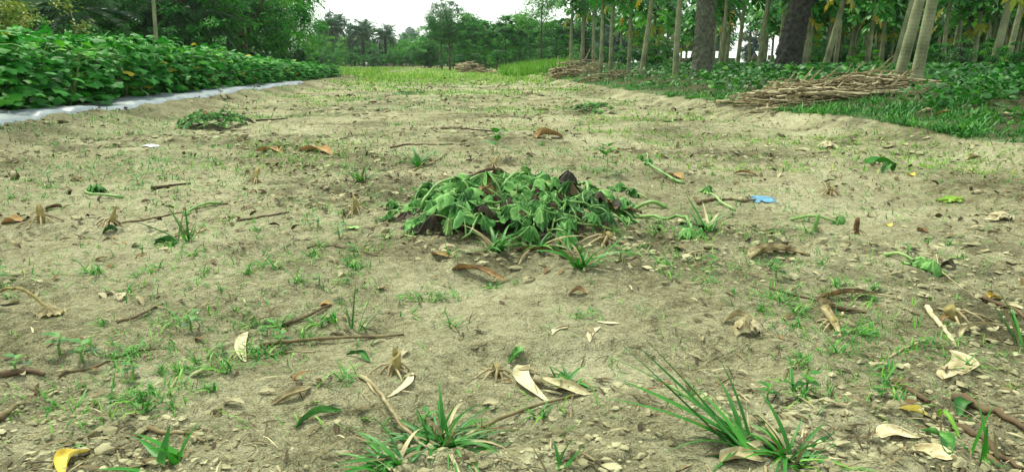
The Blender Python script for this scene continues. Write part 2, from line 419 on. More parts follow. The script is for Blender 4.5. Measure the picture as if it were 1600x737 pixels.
# ------------------------------------------------------------------ soil clods, straw, sprouts: what nobody could count
ICO_V = None
def lump_tpl(seed):
    r_ = np.random.default_rng(seed); t = (1 + 5 ** .5) / 2
    V = np.array([(-1, t, 0), (1, t, 0), (-1, -t, 0), (1, -t, 0), (0, -1, t), (0, 1, t), (0, -1, -t), (0, 1, -t), (t, 0, -1), (t, 0, 1), (-t, 0, -1), (-t, 0, 1)], float)
    V /= np.linalg.norm(V[0]); V *= r_.uniform(.6, 1.25, (12, 1)); V += r_.normal(0, .1, V.shape); V[:, 2] *= .62
    Fc = [(0, 11, 5), (0, 5, 1), (0, 1, 7), (0, 7, 10), (0, 10, 11), (1, 5, 9), (5, 11, 4), (11, 10, 2), (10, 7, 6), (7, 1, 8), (3, 9, 4), (3, 4, 2), (3, 2, 6), (3, 6, 8), (3, 8, 9), (4, 9, 5), (2, 4, 11), (6, 2, 10), (8, 6, 7), (9, 8, 1)]
    return V, Fc
def make_clods():
    mb = MB(); r_ = np.random.default_rng(11)
    for k in range(8):
        x, y = scatter(2400, 1.0, 16, r_, 1.25)
        cm = clod_mask(x, y); keep = (r_.random(len(x)) < .02 + .9 * cm) & (x < xR(y) - .1) & (x > xL(y) + .2)
        x, y = x[keep], y[keep]; n = len(x)
        s = .0022 + .011 * r_.random(n) ** 3.2 * (.5 + y * .2) + .0012 * y + .004 * y * (r_.random(n) < .10)
        a = r_.random(n) * 6.28; c, si = np.cos(a), np.sin(a); z0 = np.zeros(n)
        fl = r_.uniform(.6, 1.3, n)
        Mx = np.stack([np.stack([c * s, -si * s * fl, z0], 1), np.stack([si * s, c * s * fl, z0], 1), np.stack([z0, z0, s * r_.uniform(.35, 1.0, n)], 1)], 1)
        P = np.stack([x, y, H(x, y) + s * .22], 1)
        mb.inst(lump_tpl(k), Mx, P, r_.random(n))
    o = mb.build('soil_clods', M['clod'], smooth=False)
    tag(o, 'crumbs and clods of dry soil strewn over the field', 'soil clods', kind='stuff')
make_clods()
def make_litter():
    mb = MB(); r_ = np.random.default_rng(12)
    V = np.array([(-.5, 0, 0), (.5, 0, 0), (-.6, .35, .6), (.6, .35, .6), (-.5, .7, .4), (.5, .7, .4), (0, 1, 0)])
    tp = V, [(0, 1, 3, 2), (2, 3, 5, 4), (4, 5, 6)]
    for w, n0, ln in ((.09, 13000, .030), (.035, 13000, .046), (.22, 6000, .022)):
        x, y = scatter(n0, 1.0, 34, r_, .5)
        dens = sm(fbm(x, y, .7, 3, 41), -.25, .5)
        keep = (r_.random(n0) < .15 + .85 * dens) & (x < xR(y)) & (x > xL(y) + .1)
        x, y = x[keep], y[keep]; n = len(x)
        L = ln * r_.uniform(.35, 1.5, n) * (1 + y * .09); a = r_.random(n) * 6.28
        d = np.stack([np.cos(a), np.sin(a), r_.normal(0, .12, n)], 1); nn = np.stack([r_.normal(0, .3, n), r_.normal(0, .3, n), np.ones(n)], 1)
        Fm = frames(d, nn); Mx = Fm * np.stack([L * w, L, L * .12], 1)[:, None, :]
        P = np.stack([x, y, H(x, y) + .003 + .0005 * y], 1) - d * (L * .5)[:, None]; P[:, 2] = np.maximum(P[:, 2], H(P[:, 0], P[:, 1]) + .002)
        mb.inst(tp, Mx, P, np.clip(r_.normal(.32, .30, n), 0, 1))
    x, y = scatter(9000, 2.5, 32, r_, .7); keep = (x < xR(y)) & (x > xL(y) - .1) & (r_.random(9000) < .2 + .8 * sm(fbm(x, y, 1.1, 3, 45), -.2, .4)); x, y = x[keep], y[keep]; n = len(x)
    L = r_.uniform(.02, .07, n) * (.5 + y * .085); a = r_.random(n) * 6.28
    d = np.stack([np.cos(a), np.sin(a), r_.normal(0, .3, n)], 1); Fm = frames(d, np.stack([r_.normal(0, .5, n), r_.normal(0, .5, n), np.ones(n)], 1))
    P = np.stack([x, y, H(x, y) + .004 + .001 * y], 1)
    mb.inst(tp, Fm * np.stack([L * r_.uniform(.15, .4, n), L, L * .3], 1)[:, None, :], P, np.clip(r_.normal(.22, .25, n), 0, 1))
    o = mb.build('straw_litter', M['straw'])
    tag(o, 'bits of straw and leaf crumbs scattered over the bare soil', 'straw litter', kind='stuff')
make_litter()
BL = [tpl_blade(3, b, .045, t) for b, t in ((.25, .2), (.8, -.3), (1.3, .4))]
def blades(mb, x, y, z, h, r_, lean=.6, tint=None, w=1.0, az=None):
    n = len(x); k = r_.integers(0, 3, n)
    a = r_.random(n) * 6.28 if az is None else az
    ln = np.abs(r_.normal(lean, .3, n))
    d = np.stack([np.cos(a) * np.sin(ln), np.sin(a) * np.sin(ln), np.cos(ln)], 1)
    nn = np.stack([-np.cos(a) * np.cos(ln), -np.sin(a) * np.cos(ln), np.sin(ln)], 1) * 1.0
    up = -nn
    Fm = frames(d, -up)
    sw = h * w
    Mx = Fm * np.stack([sw, h, h], 1)[:, None, :]
    P = np.stack([x, y, z], 1)
    if tint is None: tint = np.clip(r_.normal(.5, .22, n), 0, 1)
    for q in range(3):
        s = k == q
        if s.any(): mb.inst(BL[q], Mx[s], P[s], tint[s])
def weed_mask(x, y):
    left = .22 * sm(-x / np.maximum(y, .5), -.05, .55)
    return sm(fbm(x, y, .9, 3, 61) + left + .02, .12, .45)
def make_sprouts():
    mb = MB(); r_ = np.random.default_rng(13)
    x, y = scatter(15000, 1.15, 26, r_, 1.3)
    keep = (r_.random(len(x)) < .06 + .75 * weed_mask(x, y)) & (x < xR(y) - .15) & (x > xL(y) + .2)
    x, y = x[keep], y[keep]
    for j in range(4):
        s = r_.random(len(x)) < .8
        n = s.sum(); xx = x[s] + r_.normal(0, .006, n) * (1 + y[s] * .3); yy = y[s] + r_.normal(0, .006, n) * (1 + y[s] * .3)
        h = r_.uniform(.012, .042, n) * (1 + .035 * y[s])
        blades(mb, xx, yy, H(xx, yy) - .002, h, r_, .8, np.clip(r_.normal(.68, .22, n), 0, 1), 1.0)
    x, y = scatter(19000, 3.2, 30, r_, .7); keep = (r_.random(19000) < .14 + .75 * sm(fbm(x, y, 1.3, 3, 62) + .04, .05, .5)) & (x < xR(y) - .15) & (x > xL(y) + .1)
    x, y = x[keep], y[keep]
    for j in range(6):
        n = len(x); xx = x + r_.normal(0, .05, n); yy = y + r_.normal(0, .05, n)
        blades(mb, xx, yy, H(xx, yy) - .002, r_.uniform(.025, .07, n) * (.7 + .03 * yy), r_, .9, None, .9 + .10 * yy)
    o = mb.build('grass_sprouts', M['grass'])
    tag(o, 'thin green seedlings coming up in patches on the bare soil', 'grass', kind='stuff')
make_sprouts()
def make_stubble():
    mb = MB(); r_ = np.random.default_rng(19)
    x, y = scatter(24000, 3.5, 34, r_, .6); keep = (r_.random(24000) < .14 + .8 * sm(fbm(x, y, 1.6, 3, 63), -.15, .45)) & (x < xR(y)) & (x > xL(y))
    x, y = x[keep], y[keep]
    for j in range(4):
        n = len(x); xx = x + r_.normal(0, .05, n); yy = y + r_.normal(0, .05, n)
        blades(mb, xx, yy, H(xx, yy) - .002, r_.uniform(.02, .07, n) * (.7 + .03 * yy), r_, 1.15, np.clip(r_.normal(.30, .3, n), 0, 1), 1.2)
    o = mb.build('dry_stubble', M['straw']); tag(o, 'short dry stubble and dead weeds across the middle of the field', 'stubble', kind='stuff')
make_stubble()
def make_far_grass():
    mb = MB(); r_ = np.random.default_rng(14)
    n0 = 60000
    x, y = scatter(n0, 15, 76, r_, .9)
    sR = x - xR(y)
    dens = sm(y + 6 * fbm(x, y, 4, 3, 81), 18, 30)
    keep = (r_.random(n0) < dens) & (sR < .6) & (x > xL(y) - 8 * sm(y, 28, 31) + .2)
    x, y = x[keep], y[keep]; n = len(x)
    for j in range(3):
        xx = x + r_.normal(0, .06, n); yy = y + r_.normal(0, .06, n)
        h = r_.uniform(.06, .22, n) * (.7 + .6 * sm(fbm(x, y, 6, 2, 82), -.4, .4))
        blades(mb, xx, yy, H(xx, yy), h, r_, .5, np.clip(r_.normal(.5, .25, n), 0, 1), 1.6)
    x, y = scatter(34000, 4.5, 26, r_, .45); keep = (r_.random(34000) < .75 * sm(fbm(x, y, 1.5, 3, 83) + .10 * sm(y, 6, 18), -.02, .4)) & (x < xR(y) - .1) & (x > xL(y) + .3)
    x, y = x[keep], y[keep]
    for j in range(4):
        n = len(x); xx = x + r_.normal(0, .06, n); yy = y + r_.normal(0, .06, n)
        blades(mb, xx, yy, H(xx, yy) - .002, r_.uniform(.02, .07, n) * (.8 + .035 * yy), r_, .9, np.clip(r_.normal(.40, .3, n), 0, 1), 1.0 + .14 * yy)
    o = mb.build('grass', M['fgrass'])
    tag(o, 'yellow green young grass at the far end of the field', 'grass', kind='stuff')
    # taller rank grass by the stalk piles
    mb = MB(); n = 2600
    cx = r_.uniform(-1, 1, n); cy = r_.random(n)
    y = 34 + cy * 24; x = (atY(838, 44).x + 0 * y) * (y / 44) + cx * 2.0 * y / 44
    for j in range(3):
        xx = x + r_.normal(0, .08, n); yy = y + r_.normal(0, .08, n)
        blades(mb, xx, yy, H(xx, yy), r_.uniform(.25, .62, n), r_, .3, np.clip(r_.normal(.3, .2, n), 0, 1), .8)
    o = mb.build('tall_grass', M['fgrass'])
    tag(o, 'tall bright green grass beside the far stalk pile', 'tall grass', kind='stuff')
make_far_grass()
def make_verge():
    r_ = np.random.default_rng(15)
    mb = MB(); n0 = 120000
    y = 4.0 * (48 / 4.0) ** r_.random(n0); s = r_.random(n0) ** 1.5 * (2.2 + .4 * y)
    x = xR(y) + .05 + s; keep = (x < 1.0 * y + 1.6) & (r_.random(n0) < .12 + .88 * sm(fbm(x, y, .4, 3, 91) - .02 + .3 - .6 * sm(s, 0, .25) * 0, -.2, .3))
    x, y = x[keep], y[keep]; n = len(x)
    hv = .35 + 1.5 * sm(fbm(x, y, .45, 3, 96), -.3, .55)
    blades(mb, x, y, H(x, y), r_.uniform(.02, .10, n) * (1 + .02 * y) * hv, r_, .9, np.clip(r_.normal(.22, .25, n) + .30 * fbm(x, y, .8, 2, 97), 0, 1), 1.0)
    o = mb.build('verge_grass', M['grass'])
    tag(o, 'short dark green grass on the bank right of the field', 'grass', kind='stuff')
    mb = MB(); n0 = 90000
    y = 4.5 * (60 / 4.5) ** r_.random(n0); s = .25 + r_.random(n0) * (3 + .7 * y)
    x = xR(y) + s
    d = sm(fbm(x, y, 1.1, 3, 93) + .12 + .45 * np.exp(-((y - 13.5) / 3.5) ** 2) + .25 * sm(s, 1.0, 3.0), -.05, .4)
    hc = G(1300, 154); free = (np.abs(x - hc.x) > 1.35) | (y < hc.y - .75) | (y > hc.y + .7)
    keep = (x < 1.0 * y + 1.6) & (r_.random(n0) < d * (.35 * sm(fbm(x, y, .6, 2, 95), .0, .3) + sm(s, .7, 1.7))) & free
    x, y, d = x[keep], y[keep], d[keep]; n = len(x)
    size = r_.uniform(.016, .046, n) * (1 + .02 * y)
    z = H(x, y) + r_.random(n) ** 1.3 * (.05 + .20 * d) 
    a = r_.random(n) * 6.28; dd = np.stack([np.cos(a), np.sin(a), r_.normal(-.2, .3, n)], 1)
    nn = np.stack([r_.normal(0, .45, n), r_.normal(-.1, .45, n), np.ones(n)], 1)
    mb.inst(T_COVER, frames(dd, nn) * size[:, None, None], np.stack([x, y, z], 1), np.clip(r_.normal(.45, .25, n), 0, 1))
    o = mb.build('ground_cover', M['cover'])
    tag(o, 'low creeping weeds covering the ground under the papaya grove', 'ground cover', kind='stuff')
make_verge()

# ------------------------------------------------------------------ plastic film and the vine crop on the left
def make_film():
    ys = np.linspace(2.0, 19.0, 400); cs = np.linspace(0, 1, 14)
    Y = np.repeat(ys[:, None], 14, 1); e = .022 * fbm(ys, ys * 0 + 2, .5, 3, 101)
    X = xL(Y) + .10 + e[:, None] - cs[None] * .62
    Z = H(X, Y) + .018 + .020 * np.abs(fbm(X * 1.6, Y * .8, .35, 3, 103)) - .05 * (cs[None] < .01)
    mb = MB(); nr = 400; idx = (np.arange(nr - 1)[:, None] * 14 + np.arange(13)[None]).ravel()
    mb.add(np.stack([X, Y, Z], 2).reshape(-1, 3), np.stack([idx, idx + 1, idx + 15, idx + 14], 1).tolist())
    # earth thrown on the film edge is the ridge itself; keep the film as one sheet
    o = mb.build('mulch_film', M['film'])
    tag(o, 'crinkled silvery white plastic film along the foot of the vine crop', 'plastic film')
make_film()
def crop_plant(seed, h=1.0, nleaf=135):
    r_ = np.random.default_rng(seed)
    root = empty('vine_plant')
    mb = MB(); n = nleaf
    q = r_.random(n) ** .8; a = r_.random(n) * 6.28
    rad = (.36 * np.sqrt(1 - (q * 1.0 - .25) ** 2 / 1.1)) * r_.uniform(.6, 1.15, n)
    P = np.stack([np.cos(a) * rad, np.sin(a) * rad * 1.1, .06 + q * h * .92 + r_.normal(0, .03, n)], 1)
    out = np.stack([np.cos(a), np.sin(a), np.zeros(n)], 1)
    d = out + r_.normal(0, .45, (n, 3)); d[:, 2] = -.25 - .45 * r_.random(n)
    nn = out * (.55 - .4 * q[:, None]) + np.array([0, 0, 1.0]) + r_.normal(0, .28, (n, 3))
    s = r_.uniform(.050, .100, n) * (1.15 - .5 * np.maximum(q - .55, 0))
    tint = np.clip(r_.normal(.42, .16, n) + .25 * np.maximum(q - .7, 0) + .0, 0, .88)
    tint[r_.random(n) < .015] = .99
    mb.inst(T_CROP, frames(d, nn) * s[:, None, None], P, tint)
    mb.build('foliage', M['crop'], root)
    st = MB()
    for k in range(4):
        an = r_.random() * 6.28; b = np.array([math.cos(an), math.sin(an), 0]) * .10
        pts = [b * t * 2.0 + np.array([r_.normal(0, .012), r_.normal(0, .012), t * h * .9]) for t in np.linspace(0, 1, 7)]
        tube(st, pts, np.linspace(.008, .003, 7), 5, r_.random())
        for t in (2, 3, 4, 5):
            an2 = r_.random() * 6.28
            tube(st, [pts[t], np.array(pts[t]) + np.array([math.cos(an2) * .12, math.sin(an2) * .12, .07]), np.array(pts[t]) + np.array([math.cos(an2) * .24, math.sin(an2) * .24, .08])], [.004, .003, .0025], 4, .4)
    st.build('stem', M['stem'], root)
    tag(root, 'leafy green vine plant in the dense crop rows behind the plastic film', 'vine plant', 'vine plants of the crop on the left')
    return root
def make_crop():
    protos = [crop_plant(200 + k) for k in range(6)]; used = set(); r_ = random.Random(5)
    for row, off in enumerate((.60, 1.15, 1.8, 2.5, 3.4)):
        y = 4.0 + .2 * row
        while y < 27.8:
            x = float(xL(y)) - off - .1 + r_.uniform(-.07, .07)
            hs = (.86 + .09 * (row > 1)) * (1 - .50 * float(sm(np.array(y), 8, 28))) * r_.uniform(.88, 1.08)
            k = r_.randrange(6); loc = (x, y, float(H(x, y)) - .02)
            sc = (r_.uniform(.95, 1.2), r_.uniform(.95, 1.2), hs)
            if k not in used:
                used.add(k); p = protos[k]; p.location = loc; p.scale = sc; p.rotation_euler = (0, 0, r_.random() * 6.28)
            else: dup(protos[k], loc, r_.random() * 6.28, sc)
            y += r_.uniform(.46, .58)
make_crop()

# ------------------------------------------------------------------ trees
def clump_crown(mb, lobes, n, size, tpl, r_, per=48, spread=.155, shell=.6, droop=-.25, tmean=.45, up=.7):
    lobes = np.array(lobes, float); vol = (lobes[:, 3] * lobes[:, 4] * lobes[:, 5]) ** .67; pr = vol / vol.sum()
    nc = max(6, n // per); li = r_.choice(len(lobes), nc, p=pr); L = lobes[li]
    dr = rot_rand(nc, r_); q = shell + (1.04 - shell) * r_.random(nc) ** .7
    C = L[:, :3] + dr * L[:, 3:6] * q[:, None]
    ct = np.clip(r_.normal(tmean, .16, nc), 0, 1); cs = L[:, 3:6].mean(1) * spread
    ci = r_.integers(0, nc, n)
    off = r_.normal(0, 1, (n, 3)) * cs[ci][:, None] * np.array([1.1, 1.1, .6])
    P = C[ci] + off
    outw = dr[ci] * .6 + rot_rand(n, r_) * .6
    d = outw.copy(); d[:, 2] = d[:, 2] * .4 + droop
    nn = dr[ci] * .35 + np.array([0, 0, up]) + r_.normal(0, .4, (n, 3))
    s = size * r_.uniform(.7, 1.3, n)
    mb.inst(tpl, frames(d, nn) * s[:, None, None], P, np.clip(ct[ci] + r_.normal(0, .12, n), 0, 1))
def trunk_limbs(mb, h0, ends, r0, r_, tint=.5, lean=(0, 0), sides=8):
    top = np.array([lean[0], lean[1], h0]); pts = [np.array([0, 0, -.1]) + (top - [0, 0, -.1]) * t + r_.normal(0, r0 * .35, 3) * (0 < t < 1) for t in np.linspace(0, 1, 7)]
    tube(mb, pts, r0 * np.array([1.35, 1.0, .92, .86, .8, .74, .68]), sides, tint)
    for e in ends:
        e = np.array(e); b = pts[rnd.choice([4, 5, 6])]
        m1 = b + (e - b) * .5 + np.array([0, 0, .08 * np.linalg.norm(e - b)])
        tube(mb, [b, b + (m1 - b) * .5, m1, e], r0 * np.array([.5, .4, .28, .1]), 5, tint)
def make_tree(name, seed, h, lobes, n, size, leaf, tpl=T_SIMPLE, r0=.14, trunk_h=None, **kw):
    r_ = np.random.default_rng(seed); root = empty(name)
    tb = MB(); th = trunk_h or h * .4
    ends = [l[:3] for l in lobes]
    trunk_limbs(tb, th, ends, r0, r_)
    tb.build('trunk', M['trunk'], root)
    mb = MB(); clump_crown(mb, lobes, n, size, tpl, r_, **kw)
    mb.build('crown', M[leaf], root, smooth=False)
    return root
def rand_lobes(seed, h, w, k, z0=.35):
    r_ = np.random.default_rng(seed); L = []
    for i in range(k):
        a = r_.random() * 6.28; q = r_.random() ** .6; z = h * (z0 + (1 - z0) * r_.random() * .8)
        f = 1 - .5 * abs((z / h - .65) / .5)
        L.append((math.cos(a) * w * .55 * q * f, math.sin(a) * w * .55 * q * f, z, w * r_.uniform(.22, .36), w * r_.uniform(.22, .36), w * r_.uniform(.17, .28)))
    L.append((0, 0, h * .82, w * .3, w * .3, h * .17))
    return L
def spot(root, px, Y, label=None, rz=None, sc=1.0, first=False, group=None, cat=None, dz=0):
    p = atY(px, Y); p.z += dz; rz = rnd.random() * 6.28 if rz is None else rz
    if first:
        root.location = p; root.rotation_euler = (0, 0, rz); root.scale = (sc, sc, sc) if not hasattr(sc, '__len__') else sc
        tag(root, label, cat or 'tree', group); return root
    o = dup(root, p, rz, sc, label)
    if cat: o['category'] = cat
    if group: o['group'] = group
    elif 'group' in o and label: del o['group']
    return o

# a family of broad crowns, reused at different sizes and turns
BROAD = [make_tree('broadleaf_tree', 301, 6.0, rand_lobes(401, 6.0, 5.0, 9, .22), 6500, .22, 'tree_dark', r0=.16),
         make_tree('broadleaf_tree', 302, 5.5, rand_lobes(402, 5.5, 4.2, 8, .25), 6000, .20, 'tree_mid', r0=.14),
         make_tree('broadleaf_tree', 303, 6.5, rand_lobes(403, 6.5, 4.6, 10, .20), 6500, .21, 'tree_haze_teal', r0=.15),
         make_tree('broadleaf_tree', 304, 5.0, rand_lobes(404, 5.0, 4.6, 8, .15), 6000, .19, 'tree_lite', r0=.12),
         make_tree('broadleaf_tree', 305, 6.5, rand_lobes(405, 6.5, 5.0, 8, .30), 6500, .40, 'tree_haze_teal', r0=.17, spread=.22),
         make_tree('broadleaf_tree', 306, 6.0, rand_lobes(406, 6.0, 5.2, 9, .22), 7000, .36, 'tree_mid', r0=.16, spread=.22)]
BUSH = [make_tree('bush', 311, 1.6, rand_lobes(411, 1.6, 2.0, 7, .12), 2200, .13, 'tree_mid', r0=.04),
        make_tree('bush', 312, 1.4, rand_lobes(412, 1.4, 2.2, 7, .10), 2200, .13, 'tree_dark', r0=.04),
        make_tree('bush', 313, 1.5, rand_lobes(413, 1.5, 2.0, 7, .10), 2200, .12, 'tree_lite', r0=.04)]
BAMBOO = make_tree('bamboo_clump', 321, 5.5, rand_lobes(421, 5.5, 4.0, 11, .15), 8500, .20, 'tree_lite', T_NARROW, .07, 3.5, droop=-.8, spread=.26, tmean=.35)
_seen = set()
def put(root, px, Y, label, group, sc=1.0, cat='tree'):
    f = root.name not in _seen; _seen.add(root.name)
    return spot(root, px, Y, label, None, sc, f, group, cat)
# dark wood behind the crop, left
LW = 'tall dark tree in the wood behind the vine crop'
for px, Y, k, s in ((-120, 22, 0, 1.0), (0, 26, 3, 1.0), (110, 24, 1, 1.0), (190, 30, 3, 1.15), (255, 25, 1, .95), (320, 30, 0, 1.1), (385, 28, 1, 1.0),
                    (60, 34, 0, 1.3), (170, 38, 0, 1.4), (300, 40, 0, 1.4), (385, 42, 0, 1.25), (-60, 40, 0, 1.5), (350, 34, 1, .95), (235, 36, 2, 1.2)):
    put(BROAD[k], px, Y, LW, 'trees of the dark wood on the left', s)
put(BAMBOO, 441, 40, 'bright green feathery bamboo clump at the right end of the left wood', None, .92, 'bamboo')
put(BAMBOO, 408, 36, 'bamboo clump second from the right end of the left wood', None, .9, 'bamboo')
for px, Y, lb in ((150, 27, 'bamboo clump behind the short palm in the left wood'), (285, 31, 'bamboo clump behind the middle of the left wood'), (352, 33, 'bamboo clump third from the right end of the left wood')):
    put(BAMBOO, px, Y, lb, None, .95, 'bamboo')
LB = 'leafy bush at the edge of the left wood above the crop'
for px, Y, k, s in ((130, 19, 0, .9), (215, 21, 2, .9), (290, 23, 0, 1.0), (360, 27, 2, 1.0), (415, 31, 0, 1.0), (450, 40, 1, 1.2), (474, 46, 0, 1.0), (170, 24, 0, 1.1), (330, 31, 1, 1.3)):
    put(BUSH[k], px, Y, LB, 'bushes along the left wood', s, 'bush')
yb = make_tree('yellow_bush', 331, 2.4, rand_lobes(431, 2.4, 2.6, 9, .1), 3600, .11, 'yellow_bush', r0=.05)
spot(yb, 20, 16.5, 'yellow green bush at top left corner above the crop', 0, .95, True, None, 'bush')
yb2 = dup(yb, atY(-75, 15), 2, .9, 'second yellow green bush, at the very left edge above the crop')

# palms
def frond_tpl(L=1.0, nl=15, seed=0, arch=1.2):
    r_ = np.random.default_rng(seed); V = []; Fc = []
    pts = []
    for i in range(9):
        q = i / 8; pts.append((0, L * math.sin(q * arch) / arch, -L * (1 - math.cos(q * arch)) / arch))
    pts = np.array(pts)
    for i in range(8):
        b = len(V); w = .012 * L * (1 - i / 9)
        V += [tuple(pts[i] + [-w, 0, 0]), tuple(pts[i] + [w, 0, 0]), tuple(pts[i + 1] + [w, 0, 0]), tuple(pts[i + 1] + [-w, 0, 0])]
        Fc.append((b, b + 1, b + 2, b + 3))
    for i in range(nl):
        q = .15 + .85 * i / nl; k = min(7, int(q * 8)); p = pts[k] + (pts[k + 1] - pts[k]) * (q * 8 - k)
        ll = L * .30 * math.sin(math.pi * min(1, .25 + q * .72)) * r_.uniform(.85, 1.1)
        for s in (-1, 1):
            e = p + np.array([s * ll * .75, ll * .55, -ll * r_.uniform(.1, .45)]); b = len(V); w = L * .016
            V += [tuple(p + [0, -w, 0]), tuple((p + e) / 2 + [0, w, .02 * L]), tuple(e), tuple(p + [0, w, 0])]
            Fc.append((b, b + 1, b + 2)); Fc.append((b, b + 3, b + 1))
    return np.array(V), Fc
FR = [frond_tpl(1.0, 17, k, a) for k, a in enumerate((.8, 1.3, 1.7))]
def palm_crown(mb, c, n, L, r_, low=-.5):
    el = r_.uniform(low, 1.35, n); az = np.arange(n) * 2.4 + r_.normal(0, .2, n)
    d = np.stack([np.cos(az) * np.cos(el), np.sin(az) * np.cos(el), np.sin(el)], 1)
    nn = np.stack([-np.cos(az) * np.sin(el), -np.sin(az) * np.sin(el), np.cos(el)], 1)
    s = L * r_.uniform(.8, 1.1, n); Mx = frames(d, nn) * s[:, None, None]; k = r_.integers(0, 3, n); P = np.repeat(np.array([c]), n, 0)
    t = np.clip(r_.normal(.45, .25, n), 0, 1)
    for q in range(3):
        m = k == q
        if m.any(): mb.inst(FR[q], Mx[m], P[m], t[m])
def make_palm(name, seed, h, r0, L, n, lean=0.0, rough=False):
    r_ = np.random.default_rng(seed); root = empty(name); tb = MB()
    if rough:                                     # trunk armoured with old leaf bases
        nz_, ns = int(h / .035), 40; zs = np.linspace(-.15, h, nz_); a = np.linspace(0, 2 * np.pi, ns, endpoint=False)
        Z, A = np.meshgrid(zs, a, indexing='ij')
        rad = r0 * (1.0 + .32 * np.exp(-np.maximum(Z, 0) / .35) - .05 * Z / h)
        ph = Z / .13; row = np.floor(ph + .6 * fbm(A, Z, .5, 2, 3)); fz = np.clip(ph - row, 0, 1)
        cell = np.abs(((A / (2 * np.pi) * 11 + .5 * (row % 2)) % 1) - .5) * 2
        rad = rad * (1 + .10 * (1 - fz) * (1 - cell ** 2) * (1 + fbm(A * 2, Z * 2, .3, 1, 5)) - .06) + r0 * .16 * fbm(A * 1.2, Z * 2, .35, 4, seed)
        lx = lean * np.maximum(Z, 0)
        V = np.stack([np.cos(A) * rad + lx, np.sin(A) * rad, Z], 2).reshape(-1, 3)
        Fc = [(i * ns + j, i * ns + (j + 1) % ns, (i + 1) * ns + (j + 1) % ns, (i + 1) * ns + j) for i in range(nz_ - 1) for j in range(ns)]
        tb.add(V, Fc)
    else:
        tube(tb, [(lean * z + .05 * math.sin(z), 0, z) for z in np.linspace(-.1, h, 14)], r0 * np.linspace(1.25, .9, 14), 10, .5, True, .15, seed)
    tb.build('trunk', M['palm_bark'], root)
    mb = MB(); palm_crown(mb, (lean * h, 0, h), n, L, r_)
    mb.build('crown', M['palm'], root, smooth=False)
    return root
BIGPALM = make_palm('palm_tree', 341, 6.2, .188, 2.4, 34, .015, True)
M['palm_bark2'] = bark_mat('palm_bark_grey', (.022, .026, .018), (.15, .165, .115), 0, 15, (1.3, 1.3, 1.0), .04)
kids(BIGPALM)[0].data.materials[0] = M['palm_bark2']
spot(BIGPALM, 1097, 16.0, 'thick grey palm trunk with scaly bark, the left one of the two', .4, 1.0, True, None, 'palm tree')
bp2 = make_palm('palm_tree', 342, 6.4, .198, 2.4, 34, .14, True)
spot(bp2, 1228, 13.6, 'thick black palm trunk leaning right behind the stalk heap', 0, 1.0, True, None, 'palm tree')
DP = make_palm('date_palm', 343, 3.9, .17, 2.2, 46)
spot(DP, 568, 92, 'dark date palm in the middle of the far three, tallest crown', 0, 1.0, True, None, 'palm tree')
dup(DP, atY(603, 95), 1.0, .92, 'date palm farthest right of the far three')
dup(DP, atY(521, 90), 2.0, 1.12, 'date palm farthest left of the far three, before a round tree')
dup(DP, atY(553, 97), 3.0, .82, 'small date palm tucked close behind the middle far palm')

LP = make_palm('palm_tree', 344, 1.9, .12, 1.9, 34)
spot(LP, 118, 20.0, 'short palm with arching fronds in the left wood near the yellow bush', 0, .95, True, None, 'palm tree')
dup(LP, atY(312, 25), 1.0, 1.1, 'short palm with arching fronds midway along the left wood')
# far trees beyond the field
def far(px, Y, top_py, k, label, group=None, wide=1.0):
    hh = CAM_H + (YH - top_py) * Y / F_PX; k = {2: 4, 0: 4, 1: 5}.get(k, k); base = (6.0, 5.5, 6.5, 5.0, 6.5, 6.0)[k]; s = hh / base * .98
    put(BROAD[k], px, Y, label, group, (s * wide, s * wide, s))
far(519, 112, 26, 2, 'round haze-blue tree behind the leftmost far palm')
far(562, 118, 37, 2, 'round haze-blue tree behind the middle far palm')
far(603, 125, 42, 2, 'narrow haze-blue tree behind the rightmost far palm', None, .6)
far(641, 150, 47, 2, 'dark haze-blue round tree alone against the sky in the far gap', None, .72)
far(480, 70, 66, 3, 'light green small tree at the end of the left wood', None, .8)
far(625, 105, 66, 1, 'low green tree between the palms and the big crown')
far(672, 84, 36, 3, 'light green tree left of the big dark crowned tree', None, .9)
far(668, 78, 62, 1, 'low mid green tree under the big crowned tree')
far(735, 66, 27, 1, 'green tree right of the big dark crowned tree', None, .8)
FT = 'distant tree in the line closing the far end of the field'
for px, Y, t, k in ((480, 120, 62, 2), (540, 125, 70, 0), (585, 130, 74, 2), (650, 110, 74, 0), (700, 105, 60, 0), (745, 95, 55, 0), (790, 100, 58, 2), (830, 105, 56, 0), (875, 100, 48, 2),
                    (915, 95, 44, 2), (960, 90, 40, 0), (1010, 95, 42, 2), (1060, 100, 40, 0), (1110, 95, 44, 2), (1170, 110, 52, 2), (1235, 120, 60, 2), (1290, 90, 30, 0), (430, 100, 50, 0)):
    far(px, Y, t, k, FT, 'trees closing the far end', 1.15)
for i in range(22):
    px = 495 + i * 20 + rnd.uniform(-5, 5); put(BUSH[(0, 1, 2, 0)[i % 4]], px, rnd.uniform(98, 108), 'tall bush in the belt behind the far hedge of the field', 'tall bushes behind the far hedge', rnd.uniform(1.9, 2.6), 'bush')
for px, Y, t, k in ((750, 82, 36, 1), (785, 78, 42, 3), (815, 84, 34, 1), (850, 80, 44, 1), (885, 76, 40, 0), (765, 74, 52, 3), (830, 72, 56, 1), (925, 74, 36, 1), (965, 70, 40, 0), (640, 96, 66, 3), (690, 90, 50, 1), (590, 112, 70, 1), (540, 100, 66, 1), (505, 88, 56, 3)):
    far(px, Y, t, k, 'leafy tree in the nearer belt at the far end of the field', 'trees of the nearer belt', 1.2)
